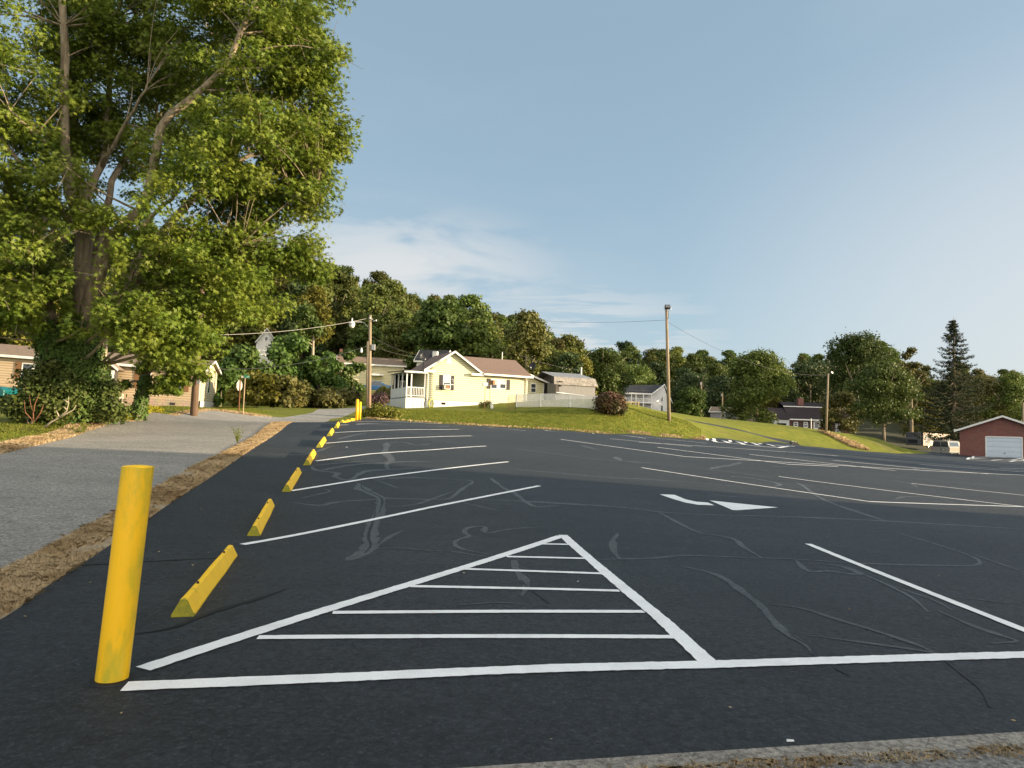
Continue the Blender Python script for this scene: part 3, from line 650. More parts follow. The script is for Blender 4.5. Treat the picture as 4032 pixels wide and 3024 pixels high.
for (ox, oy, s), l, w in SEAL:
    q = smooth_poly([Vector(gxy(*p)) for p in pxl(l, ox, oy, s)]); lf = .0022 + (lf * 1000 * 7 % 15) / 10000.0 + random.random() * .0004
    ribbon(se, q, w * (.5 if sum(v.y for v in q) / len(q) < 10 else .72), lf + .0004, .06, .5, True)
se.build('crack_sealant', 'sealant', lot)
dk = MB()
for (ox, oy, s), l, w in [((400,2100,.8137),[(150,490),(330,465),(480,400),(600,360),(750,320),(900,270)],.04),((400,2100,.8137),[(-300,170),(0,150),(350,130),(650,118)],.035),
   (d_,[(1740,1090),(1850,1180),(1960,1260),(2010,1370)],.012),(d_,[(1060,1130),(1150,1175)],.008),(d_,[(780,910),(850,965),(930,1000),(940,1060),(1000,1110)],.022),(a_,[(1600,1160),(1560,1300),(1500,1420),(1560,1520),(1480,1600)],.03),(a_,[(1440,840),(1450,900),(1600,960),(1690,1020),(1640,1160)],.03),
   (b_,[(1440,960),(1500,1030),(1600,1100),(1680,1160)],.012)]:
    ribbon(dk, smooth_poly([Vector(gxy(*p)) for p in pxl(l, ox, oy, s)]), w, .0046, .05, .9, True)
dk.build('dark_crack', 'dark_crack', lot)

# ---------------------------------------------------------------- blades and dry weeds
def blades(name, poly_list, dens, h, m, label_kind='stuff', w=.012, zoff=0, clump=0, lean=.5, hvar=.6):
    cen = []
    for poly, n in poly_list:
        P_ = np.array(poly); x0, y0 = P_.min(0); x1, y1 = P_.max(0); x0 = max(x0, -45); y0 = max(y0, 1.5); k = 0
        while k < n:
            x = x0 + rng.random(n * 3) * (x1 - x0); y = y0 + rng.random(n * 3) * (y1 - y0); q = inside(poly, x, y) & (np.abs(x) < .78 * y + 1)
            if clump:
                q &= (rng.random(len(x)) < np.clip(9.0 / np.maximum(y, 1), .12, 1))
                f = np.array([noise.noise(Vector((a * clump, b * clump, 3))) for a, b in zip(x, y)]); q &= f > rng.random(len(x)) * .6 - .5
            x, y = x[q][:n - k], y[q][:n - k]
            if len(x) == 0: break
            k += len(x); cen.append(np.stack([x, y], 1))
    cen = np.concatenate(cen); n = len(cen); z = zf(cen[:, 0], cen[:, 1]) + zoff
    a = rng.random(n) * 6.283; hh = h * (1 - hvar + hvar * rng.random(n)); ln = lean * hh * rng.random(n) * 1.6; b = rng.random(n) * 6.283
    p = np.stack([cen[:, 0], cen[:, 1], z - .01], 1); sx = np.stack([np.cos(a), np.sin(a), 0 * a], 1) * w
    mid = p + np.stack([np.cos(b) * ln * .3, np.sin(b) * ln * .3, hh * .6], 1); tip = p + np.stack([np.cos(b) * ln, np.sin(b) * ln, hh * (1 - .35 * lean)], 1)
    V = np.stack([p - sx, p + sx, mid + sx * .6, tip, mid - sx * .6], 1).reshape(-1, 3)
    me = bpy.data.meshes.new(name); N = n; me.vertices.add(N * 5); me.vertices.foreach_set('co', V.astype(np.float32).ravel()); me.loops.add(N * 5)
    me.loops.foreach_set('vertex_index', np.arange(N * 5, dtype=np.int32)); me.polygons.add(N)
    me.polygons.foreach_set('loop_start', (np.arange(N) * 5).astype(np.int32)); me.polygons.foreach_set('loop_total', np.full(N, 5, dtype=np.int32)); me.materials.append(MATS[m]); me.update(calc_edges=True)
    o = bpy.data.objects.new(name, me); C.objects.link(o); return o
near_strip = [p for p in strip_poly]
o = blades('dry_grass', [(strip_poly, 120000)], 0, .085, 'dry_blade', w=.0032, clump=1.4, lean=1.0)
tag(o, 'strip of straw-coloured dead grass between the grey road and the black lot', 'dry grass', kind='stuff')
o = blades('roadside_weeds', [(vergeL_poly, 34000)], 0, .13, 'dry_blade', w=.008, clump=.8, lean=.9)
tag(o, 'brown dead weeds along the left edge of the road', 'dry grass', kind='stuff')
green_patch = [gxy(120,1745), gxy(330,1700), gxy(300,1672), gxy(180,1690)]
lawnL = [gxy(0,1745), gxy(160,1715)] + [axy(330,1675,26.5), axy(480,1652,31), axy(600,1640,35), axy(800,1633,41), axy(1000,1636,43.5), axy(1100,1630,50), axy(1000,1608,56), axy(860,1605,58), axy(600,1622,40), axy(330,1645,30), axy(0,1690,24), axy(-300,1700,24)]
o = blades('lawn_grass', [(lawnL, 22000), (green_patch, 1600)], 0, .09, 'green_blade', w=.016, lean=.8)
tag(o, 'mown green grass between the road and the tan mobile home', 'grass', kind='stuff')
mound = lot_far[:10] + [axy(2760,1712,66), axy(2707,1655,69), axy(2600,1632,66), axy(2400,1614,63), axy(1500,1612,60)]
o = blades('mound_grass', [(mound, 30000)], 0, .10, 'green_blade', w=.03, lean=.9)
tag(o, 'mown yellow-green grass on the bank above the far edge of the lot', 'grass', kind='stuff')
edge = []
for k, (a, b) in enumerate(zip(lot_far[:10], lot_far[1:11])): edge.append(([(a[0], a[1] + .05), (b[0], b[1] + .05), (b[0], b[1] + .8), (a[0], a[1] + .8)], 260))
o = blades('edge_weeds', edge, 0, .22, 'dry_blade', w=.03, clump=.5, lean=1.2)
tag(o, 'dry tan weeds where the grass bank meets the asphalt', 'dry grass', kind='stuff')
kerb_band = [gA, gB, ext(gA, gB, 1.0), (ext(gA, gB, 1.0)[0], ext(gA, gB, 1.0)[1] - .12), (gB[0], gB[1] - .10), (gA[0], gA[1] - .10), (ext(gB, gA, .4)[0], ext(gB, gA, .4)[1] - .1), ext(gB, gA, .4)]
o = blades('kerb_weeds', [(kerb_band, 5200)], 0, .035, 'dry_blade', w=.0022, clump=6, lean=2)
tag(o, 'dead brown weeds in the joint between concrete kerb and gravel', 'dry grass', kind='stuff')

# ---------------------------------------------------------------- wheel stops and bollards
def make_stop(L, W, H, notch=True):
    o = empty('wheel_stop')
    m = MB(); n = 10; t = W * .14
    prof = [(-W/2, -.02), (-W/2, .015), (-t, H * .96), (0, H), (t, H * .96), (W/2, .015), (W/2, -.02)]
    rings = []
    for i in range(n + 1):
        y = L * i / n; s = 1 - (.035 * abs(math.sin(i * 2.3))); rings.append([(a * s + .003 * math.sin(i * 5 + a * 40), y, b * (1 - .03 * abs(math.sin(i * 1.7)))) for a, b in prof])
    k = len(prof); v = [q for r_ in rings for q in r_]
    f = [(i * k + j, i * k + j + 1, (i + 1) * k + j + 1, (i + 1) * k + j) for i in range(n) for j in range(k - 1)]
    f.append(tuple(n * k + j for j in range(k)))
    m.add(v, f).build('block', 'yellow_concrete', o)
    e = [(a * 1.0, -.004, b) for a, b in prof]; e2 = [(a, .02, b) for a, b in prof]
    MB().add(e + e2, [tuple(range(k))] + [(j, k + j, k + j + 1, j + 1) for j in range(k - 1)]).build('mossy_end', 'moss_yellow', o)
    for yy in (.22 * L, .8 * L): MB().tube([(0, yy, H - .03), (.004, yy, H + .012)], .011, 7).build('rebar_pin', 'rebar', o)
    return o
ends = [((719,2428),(905,2190)), ((999,2110),(1062,1992)), ((1128,1936),(1180,1852)), ((1208,1832),(1238,1778)), ((1256,1762),(1284,1722)), ((1296,1717),(1314,1690)), ((1323,1686),(1333,1667)), ((1344,1664),(1352,1657))]
wl = ['long yellow concrete wheel stop nearest the leaning yellow post', 'second yellow wheel stop out from the leaning post, beside the nearest stall line', 'yellow wheel stop with its near half notched, third in the row from the leaning post',
      'yellow wheel stop fourth in the row, left of the third stall line', 'fifth yellow wheel stop along the row, casting a shadow to the left', 'sixth yellow wheel stop along the row, well down the lot',
      'small-looking yellow wheel stop, seventh from the front, where the row starts to bend', 'eighth yellow wheel stop of the row, just before the three end-on ones']
LST = 1.83
stop0 = make_stop(LST, .16, .13)
stops = []
for i, (a, b) in enumerate(ends):
    o = stop0 if i == 0 else copy_tree(stop0)
    p = ground(*a); q = ground(*b) if i < 5 else None
    if q is not None: d = Vector((q.x - p.x, q.y - p.y, 0))
    else: d = Vector((-.21, 1, 0))
    d.normalize(); e = p + d * LST; e.z = Z(e.x, e.y)
    L_ = ((Vector((q.x, q.y)) - Vector((p.x, p.y))).length if q is not None and i < 3 else 2.3)
    L_ = min(2.6, max(1.8, L_)); o.scale = (1, L_ / LST, 1)
    p.z = Z(p.x, p.y); o.location = p; o.rotation_euler = (math.atan2(e.z - p.z, LST), 0, math.atan2(d.y, d.x) - math.pi / 2)
    tag(o, wl[i], 'wheel stop', 'yellow wheel stops along the left side of the lot'); stops.append(o)
for i, (a, Y, rz, lab) in enumerate([((1347,1658), 41, .10, 'yellow wheel stop turned sideways, left of the three beside the far yellow posts'),
        ((1363,1656), 42.6, .06, 'yellow wheel stop turned sideways, middle of the three beside the far yellow posts'), ((1380,1657), 44.0, .0, 'yellow wheel stop turned sideways, touching the far yellow posts')]):
    o = copy_tree(stop0); x, y = axy(*a, Y); o.location = (x, y, Z(x, y)); o.rotation_euler = (0, 0, rz); o.scale = (1, 1.1, 1.25)
    tag(o, lab, 'wheel stop', 'yellow wheel stops along the left side of the lot')
pb = ground(440, 2678); tp = at(536, 1838, pb.y)
H = tp.z - pb.z; lean = Vector((tp.x - pb.x, 0.02, tp.z - pb.z))
t = empty('bollard', pb, 0, 'thick yellow steel post leaning right at the corner of the hatched triangle', 'bollard', 'yellow posts at the lot entrance')
m = MB(); n = 40; rows = 34; v = []; rad = .085
for i in range(rows + 1):
    c = lean * (i / rows * 1.02 - .02)
    for k in range(n):
        a = 2 * math.pi * k / n; r_ = rad * (1 + .006 * noise.noise(Vector((math.cos(a) * 2, math.sin(a) * 2, i * .35))) + .003 * noise.noise(Vector((a * 9, i * 1.3, 2)))); v.append((c.x + r_ * math.cos(a), c.y + r_ * math.sin(a), c.z + .004 * math.sin(a * 3)))
f = [(i * n + k, i * n + (k + 1) % n, (i + 1) * n + (k + 1) % n, (i + 1) * n + k) for i in range(rows) for k in range(n)]
m.add(v, f).build('post', 'yellow_paint', t, smooth=True)
MB().lathe([(rad * .985, -.004), (rad * .9, .004), (rad * .5, .009), (.01, .011)], 32, tuple(lean * .999)).build('concrete_cap', 'yellow_concrete', t, smooth=True)
MB().lathe([(rad + .035, .0), (rad + .03, .008), (rad + .005, .012)], 26, (0, 0, 0)).build('sealer_collar', 'dark_crack', t)
for px, top, Y, r_, lab in ((1404,1574,45.2,.10,'tall thin yellow post at the far corner of the lot, left of two'), (1416,1584,45.6,.075,'shorter yellow post at the far corner of the lot, right of two')):
    x, y = axy(px, 1655, Y); z = Z(x, y); tz = at(px, top, Y).z; t = empty('bollard', (x, y, z), 0, lab, 'bollard', 'yellow posts at the lot entrance')
    MB().lathe([(r_, -.1), (r_, tz - z)], 16).build('post', 'yellow_paint', t, smooth=True)
    MB().lathe([(r_, 0), (r_ * .5, .03), (.01, .035)], 16, (0, 0, tz - z)).build('cap', 'yellow_concrete', t, smooth=True)

# ================================================================ buildings
def window(par, x0, z0, x1, z1, y=0, trim='white_trim', fw=.07, sash=True, curtain=False, bars=0, name='window', glass='glass', depth=.05):
    m = MB()
    for a in [(x0, z0, x0 + fw, z1), (x1 - fw, z0, x1, z1), (x0 + fw, z1 - fw, x1 - fw, z1), (x0 + fw, z0, x1 - fw, z0 + fw)]: m.box(a[0], y - depth, a[1], a[2], y + .02, a[3])
    zm = (z0 + z1) / 2
    if sash: m.box(x0 + fw, y - depth * .8, zm - fw * .35, x1 - fw, y + .02, zm + fw * .35)
    for k in range(bars): xx = x0 + (x1 - x0) * (k + 1) / (bars + 1); m.box(xx - .012, y - depth * .7, zm + fw * .35, xx + .012, y + .015, z1 - fw)
    o = m.build(name, trim, par)
    bx('pane', glass, o, x0 + fw * .9, y - depth * .45, z0 + fw * .9, x1 - fw * .9, y - depth * .3, z1 - fw * .9)
    if curtain: bx('curtain', 'curtain', o, x0 + fw * .9, y - depth * .60, zm + .02, x1 - fw * .9, y - depth * .52, z1 - fw * .9)
    return o
def shutter(par, x0, z0, x1, z1, y, m):
    b = MB().box(x0, y - .04, z0, x1, y - .002, z1); n = 9
    for k in range(n): z = z0 + .05 + (z1 - z0 - .1) * k / n; b.box(x0 + .03, y - .052, z, x1 - .03, y - .04, z + (z1 - z0) / n * .5)
    return b.build('shutter', m, par)
def roof_slab(par, pts4, m, th=.1, name='roof'):
    v = [Vector(p) for p in pts4]; n = (v[1] - v[0]).cross(v[2] - v[0]).normalized()
    if n.z < 0: v = v[::-1]; n = -n
    lo = [p - n * th for p in v]; k = len(v)
    return MB().add(v + lo, [tuple(range(k)), tuple(range(2 * k - 1, k - 1, -1))] + [(i, k + i, k + (i + 1) % k, (i + 1) % k) for i in range(k)]).build(name, m, par)

# ---- yellow house -------------------------------------------------------
HF = Frame(at(1675, 1608, 66), R(25))
h = empty('yellow_house', HF.o, HF.rz, 'pale yellow clapboard house with brown shingle roof and side porch on the grass bank', 'house')
W, D, EV, GA = 10.5, 5.6, HF.wp(1676, 1452)[1], 2.6
gx0, gx1 = -.05, 5.25; gm = (gx0 + gx1) / 2; GZ = HF.wp(1771, 1384)[1]
m = MB(); m.prism([(0, -.8), (W, -.8), (W, EV), (gx1, EV), (gm, GZ - .08), (gx0 + .05, EV)], 'y', 0, .2); m.box(0, .2, -.8, .2, D, EV); m.box(W - .2, .2, -.8, W, D, EV); m.box(.2, D - .2, -.8, W - .2, D, EV)
m.prism([(D * 0 + .2, EV), (D - .0, EV), (D / 2, EV + 1.55)], 'x', W - .2, W)
m.build('wall', 'yellow_siding', h)
fz = HF.wp(1700, 1575)[1]
MB().box(-.02, -.03, -.8, W + .02, -.003, fz).build('foundation', 'white_wall', h)
MB().box(-.03, -.035, fz, W + .03, -.004, fz + .05).build('drip_board', 'roof_tan', h)
RZ = HF.wp(1930, 1411, 2.8)[1]
# roofs
ov = .35; e = EV; rr = .45
rf = roof_slab(h, [(gm, -ov, GZ + .06), (gx0 - ov, -ov, e - .12), (gx0 - ov, D + ov, e - .12), (gm, D + ov, GZ + .06)], 'roof_brown')
roof_slab(h, [(gm, -ov, GZ + .06), (gx1 + ov, -ov, e - .14), (gx1 + ov, 2.4, e - .14), (gm, 2.8, GZ + .06)], 'roof_brown')
roof_slab(h, [(gm + .6, 2.8, RZ), (gx1 + .1, -.42, e - .10), (W + .35, -.42, e - .10), (W - .1, 2.8, RZ)], 'roof_brown')
roof_slab(h, [(gm + .6, 2.8, RZ), (gm + .6, D + .42, e - .10), (W + .35, D + .42, e - .10), (W - .1, 2.8, RZ)], 'roof_brown')
roof_slab(h, [(W - .1, 2.8, RZ), (W + .36, -.42, e - .10), (W + .36, D + .42, e - .10)], 'roof_brown')
m = MB()   # rake boards, gutter, eave returns
def rake(a, b, w=.2, y0=-ov - .05, y1=-ov): 
    a, b = Vector(a), Vector(b); m.add([(a.x, y0, a.y), (b.x, y0, b.y), (b.x, y0, b.y - w), (a.x, y0, a.y - w), (a.x, y1, a.y), (b.x, y1, b.y), (b.x, y1, b.y - w), (a.x, y1, a.y - w)], [(0,3,2,1),(4,5,6,7),(0,1,5,4),(2,3,7,6),(0,4,7,3),(1,2,6,5)])
rake((gx0 - ov, e - .1), (gm, GZ + .08)); rake((gm, GZ + .08), (gx1 + ov, e - .1))
m.box(gx0 - ov, -ov - .06, e - .34, gx0 + .75, .0, e - .10); m.box(gx1 - .9, -ov - .06, e - .36, gx1 + ov, .0, e - .14)
m.box(gx1 + ov, -.55, e - .27, W + .38, -.40, e - .10)
m.build('trim_board', 'white_trim', h)
MB().prism([(gx0 - ov + .2, e - .25), (gx1 + ov - .2, e - .27), (gx1 + .1, e - .12), (gm, GZ - .05), (gx0, e - .10)], 'y', -.004, -.001).build('gable_edge', 'yellow_siding', h)
g = MB().tube([(W - .12, -.10, e - .3), (W - .12, -.10, -.5)], .05, 6); g.tube([(W - .12, -.5, e - .25), (W - .12, -.12, e - .5), (W - .12, -.10, e - .6)], .045, 6)
g.build('downspout', 'white_trim', h); MB().tube([(.12, -.10, e - .3), (.12, -.10, -.5)], .045, 6).build('downspout', 'white_trim', h)
a, b = HF.wp(1745, 1477), HF.wp(1773, 1534); wz0, wz1 = b[1], a[1]
w = window(h, a[0], wz0, b[0], wz1, -.004, curtain=True, bars=3)
shutter(h, HF.wp(1730, 1500)[0], wz0 - .02, a[0] - .02, wz1 + .02, -.004, 'shutter_black'); s2 = shutter(h, b[0] + .02, wz0 - .05, HF.wp(1787.5, 1500)[0], wz1 + .0, -.004, 'shutter_black')
# decorations on the right-hand shutter (a curl, a bar and a small plaque)
xm = (b[0] + HF.wp(1787.5, 1500)[0]) / 2
q = [(xm + .09 * math.cos(t), -.062, wz1 - .42 + .09 * math.sin(t)) for t in np.linspace(2.8, -1.6, 10)] + [(xm + .10, -.062, wz1 - .62)]
MB().tube(q, .018, 5).build('ornament', 'white_trim', s2); bx('ledge', 'white_trim', s2, xm - .12, -.066, wz1 - .88, xm + .12, -.058, wz1 - .81)
ac = empty('window_unit'); ac.parent = h; ac.name = 'air_conditioner'
aw = (b[0] - a[0]); ax = a[0] + .05
MB().box(ax, -.42, wz0 + .02, ax + aw * .72, -.05, wz0 + .42).build('casing', 'rust_box', ac)
fr_ = MB(); 
for q in [(ax - .03, wz0 - .01, ax + .04, wz0 + .46), (ax + aw * .72 - .04, wz0 - .01, ax + aw * .72 + .03, wz0 + .46), (ax, wz0 + .40, ax + aw * .72, wz0 + .47), (ax, wz0 - .01, ax + aw * .72, wz0 + .04)]: fr_.box(q[0], -.46, q[1], q[2], -.40, q[3])
fr_.build('front_frame', 'white_trim', ac)
for px0, px1 in ((1932, 1957.5), (1967, 1992)):
    a, b = HF.wp(px0, 1492), HF.wp(px1, 1532); window(h, a[0], b[1], b[0], a[1], -.004, curtain=True, bars=3)
a, b = HF.wp(1957.5, 1492.5), HF.wp(1967, 1532.5); bx('window_mullion', 'white_trim', h, a[0], -.04, b[1], b[0], -.004, a[1])
a, b = HF.wp(1918, 1490), HF.wp(1930, 1531); shutter(h, a[0], b[1], b[0], a[1], -.004, 'shutter_black')
a, b = HF.wp(1994, 1495), HF.wp(2007, 1535.5); shutter(h, a[0], b[1], b[0], a[1], -.004, 'shutter_black')
a, b = HF.wp(1758, 1408), HF.wp(1776, 1432); v = MB()
v.box(a[0], -.04, b[1], b[0], -.004, a[1]); v.build('attic_vent', 'white_trim', h)
m = MB()
for k in range(7): z = b[1] + .05 + (a[1] - b[1] - .1) * k / 7; m.box(a[0] + .06, -.05, z, b[0] - .06, -.041, z + .03)
m.build('vent_slats', 'curtain', h)
a, b = HF.wp(1737, 1584), HF.wp(1754, 1594); bx('crawl_vent', 'black_inside', h, a[0], -.036, b[1], b[0], -.031, a[1])
m = MB(); 
for k in range(34):
    x = .3 + (W - .6) * k / 34
m.box(0.8, -.012, EV - .42, 1.9, -.003, EV - .40); 
# porch on the left end
px0 = HF.wp(1600, 1500)[0]; fl = HF.wp(1640, 1563)[1]; ph = HF.wp(1640, 1462)[1]; rl = HF.wp(1640, 1526)[1]
po = empty('porch'); po.parent = h
MB().box(px0, -.0, fl - .14, -.02, D - .3, fl).build('deck', 'porch_ceiling', po)
m = MB().box(px0, -.02, -.9, -.12, .06, fl - .14); m.box(px0, .06, -.9, px0 + .08, D - .3, fl - .14); m.build('skirting', 'white_wall', po)
m = MB().box(px0 + .72, -.04, -.3, px0 + .76, -.021, fl - .2); m.box(px0 + 1.55, -.04, -.3, px0 + 1.59, -.021, fl - .2); m.box(px0 + .76, -.035, fl - .26, px0 + 1.55, -.021, fl - .22); m.build('hatch_door', 'curtain', po)
for x in (px0 + .06, px0 + .50, -.12): MB().box(x - .055, .0, fl, x + .055, .11, ph).build('post', 'white_trim', po)
for y in (1.4, 2.7, 4.0, 5.1): MB().box(px0 + .0, y, fl, px0 + .1, y + .1, ph).build('post', 'white_trim', po)
m = MB().box(px0 + .06, .01, rl - .03, -.12, .09, rl + .05); m.box(px0 + .06, .02, fl + .08, -.12, .08, fl + .14)
k = 0
while px0 + .22 + k * .16 < -.2: x = px0 + .22 + k * .16; m.box(x - .022, .03, fl + .14, x + .022, .07, rl - .03); k += 1
m.build('railing', 'white_trim', po)
MB().box(px0 + .02, .12, fl, px0 + .07, D - .3, rl).build('side_panel', 'white_wall', po)
roof_slab(po, [(px0 - .35, -.35, ph - .0), (.02, -.35, ph + .22), (.02, D - .2, ph + .5), (px0 - .35, D - .2, ph + .2)], 'roof_dark', .06)
MB().box(px0 - .3, -.33, ph - .17, .0, -.27, ph + .0).build('fascia', 'white_trim', po)
MB().box(px0 - .1, -.2, ph - .10, -.02, D - .3, ph - .06).build('ceiling', 'porch_ceiling', po)
dr = MB().box(px0 + .75, D - 1.0, fl, px0 + 1.25, D - .95, fl + 1.75).build('door', 'white_wall', po); bx('pane', 'glass', dr, px0 + .83, D - 1.03, fl + .9, px0 + 1.17, D - 1.01, fl + 1.6)
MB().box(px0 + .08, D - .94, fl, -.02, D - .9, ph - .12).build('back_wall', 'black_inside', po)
# right-hand lean-to
lo_ = empty('side_wing'); lo_.parent = h
x1 = HF.wp(2140, 1550, 1.5)[0]; ez = HF.wp(2150, 1508, 1.4)[1]; 
MB().prism([(W, -.8), (x1, -.8), (x1, ez - .05), (W, ez + .9)], 'y', 1.5, D - .6).build('wall', 'yellow_siding', lo_)
roof_slab(lo_, [(W - .1, 1.1, ez + 1.05), (x1 + .45, 1.1, ez + .02), (x1 + .45, D - .3, ez + .02), (W - .1, D - .3, ez + 1.05)], 'roof_brown', .06)
MB().add([(W - .1, 1.04, ez + 1.08), (x1 + .47, 1.04, ez + .05), (x1 + .47, 1.04, ez - .12), (W - .1, 1.04, ez + .88), (W - .1, 1.1, ez + 1.08), (x1 + .47, 1.1, ez + .05), (x1 + .47, 1.1, ez - .12), (W - .1, 1.1, ez + .88)], [(0,3,2,1),(4,5,6,7),(0,1,5,4),(2,3,7,6),(0,4,7,3),(1,2,6,5)]).build('rake_board', 'white_trim', lo_)
a, b = HF.wp(2089, 1509, 1.5), HF.wp(2110, 1547, 1.5); window(lo_, a[0], b[1], b[0], a[1], 1.496)
MB().box(x1 - .1, 1.45, -.5, x1 + .02, 1.5, ez - .05).build('corner_board', 'white_trim', lo_)
# mast for the wires on the roof
MB().tube([(W - 1.6, 2.8, RZ - .1), (W - 1.6, 2.8, RZ + .75)], .045, 6).build('service_mast', 'white_trim', h)
def dish(loc, face, lab, s=.42):
    t = empty('satellite_dish', loc, face, lab, 'satellite dish', None)
    MB().lathe([(.01, .0), (s * .5, .03), (s * .85, .09), (s, .14), (s * .98, .155), (s * .82, .11), (s * .45, .05), (.01, .02)], 20).build('reflector', 'black_metal', t, smooth=True)
    r_ = t.children[0]; r_.rotation_euler = (R(70), 0, 0); r_.location = (0, 0, .95)
    MB().tube([(0, .05, .9), (0, .1, .5), (0, .1, -.15)], .03, 6).build('mast', 'black_metal', t)
    MB().tube([(0, .0, .7), (0, -.35, .62), (0, -.45, .75)], .018, 5).box(-.05, -.52, .72, .05, -.40, .82).build('receiver_arm', 'galv', t)
    return t
dish(HF.o + HF.x * -.25 + HF.y * .3 + Vector((0, 0, EV + .1)), R(25), 'black satellite dish on the porch roof of the yellow house', .47)
dish(at(2098, 1478, 73), R(-35), 'black satellite dish behind the right end of the yellow house roof', .42)
# hose, bird house, trellis, goose, bench
t = empty('garden_hose', HF.o + HF.x * HF.wp(1694, 1590)[0] + HF.y * -.1 + Vector((0, 0, HF.wp(1694, 1590)[1])), HF.rz, 'coiled yellow-green garden hose hanging on the white foundation', 'hose')
m = MB()
for k in range(7):
    sx, sz = .22 + random.uniform(-.05, .05), .36 + random.uniform(-.09, .09); oz = random.uniform(-.06, .06)
    m.tube([(sx * math.cos(a) + random.uniform(-.01, .01), -.05 - k * .018, oz + sz * math.sin(a)) for a in np.linspace(0, 6.283, 20)], .022, 5, False)
m.build('coil', 'hose', t); MB().box(-.1, -.12, .25, .1, -.0, .42).build('reel_bracket', 'white_trim', t)
p = ground(1914, 1611); bz = at(1910, 1520, p.y).z - p.z
t = empty('bird_house', p, R(20), 'small bird house on a pair of tall thin posts in front of the yellow wall', 'bird house')
MB().tube([(-.16, 0, -.1), (-.16, 0, bz)], .025, 6).build('post', 'rust_post', t); MB().tube([(.32, 0, -.1), (.30, 0, bz)], .02, 6).build('post', 'shutter_black', t)
MB().box(-.38, -.16, bz, .05, .16, bz + .3).build('box', 'white_wall', t); MB().prism([(-.44, bz + .29), (.1, bz + .29), (-.15, bz + .48)], 'y', -.2, .2).build('roof', 'shutter_brown', t); MB().lathe([(.045, 0), (.045, .01)], 10, (0, 0, 0)).build('hole', 'black_inside', t)
t.children[-1].rotation_euler = (R(90), 0, 0); t.children[-1].location = (-.16, -.162, bz + .16)
p = ground(1935, 1611); gz = at(1932, 1582, p.y).z - p.z
t = empty('goose_statue', p, R(25), 'white goose statue with dark head on the lawn by the trellis', 'statue')
MB().tube([(.0, 0, -.02), (.04, 0, .12), (.02, 0, .30), (-.05, 0, .42)], [.10, .16, .13, .05], 10).build('body', 'white_wall', t, smooth=True)
MB().tube([(-.05, 0, .40), (-.06, 0, gz * .8), (-.12, 0, gz), (-.24, 0, gz - .02)], [.05, .04, .055, .01], 8).build('neck', 'shutter_black', t, smooth=True)
p0, p1 = ground(2000, 1612), ground(2030, 1613)
def grid_panel(par, name, w, h_, step, r_, m, y=0, top=None):
    b = MB(); k = int(w / step)
    for i in range(k + 1): x = w * i / k; b.tube([(x, y, -.05), (x, y, h_ + (.12 if i % 2 else 0))], r_, 4, False)
    for j in range(int(h_ / step) + 1): z = step * j + .05; b.tube([(0, y, z), (w, y, z)], r_, 4, False)
    return b.build(name, m, par)
d = (p1 - p0); t = empty('wire_trellis', p0, math.atan2(d.y, d.x), 'rusty wire garden gate panel standing at the left end of the white lattice fence', 'trellis')
grid_panel(t, 'wire_panel', d.length, 1.25, .13, .012, 'rust_box'); MB().tube([(d.length, 0, -.1), (d.length, 0, 1.35)], .03, 6).build('post', 'shutter_black', t); MB().tube([(0, 0, -.1), (0, 0, 1.1)], .025, 6).build('post', 'rust_box', t)
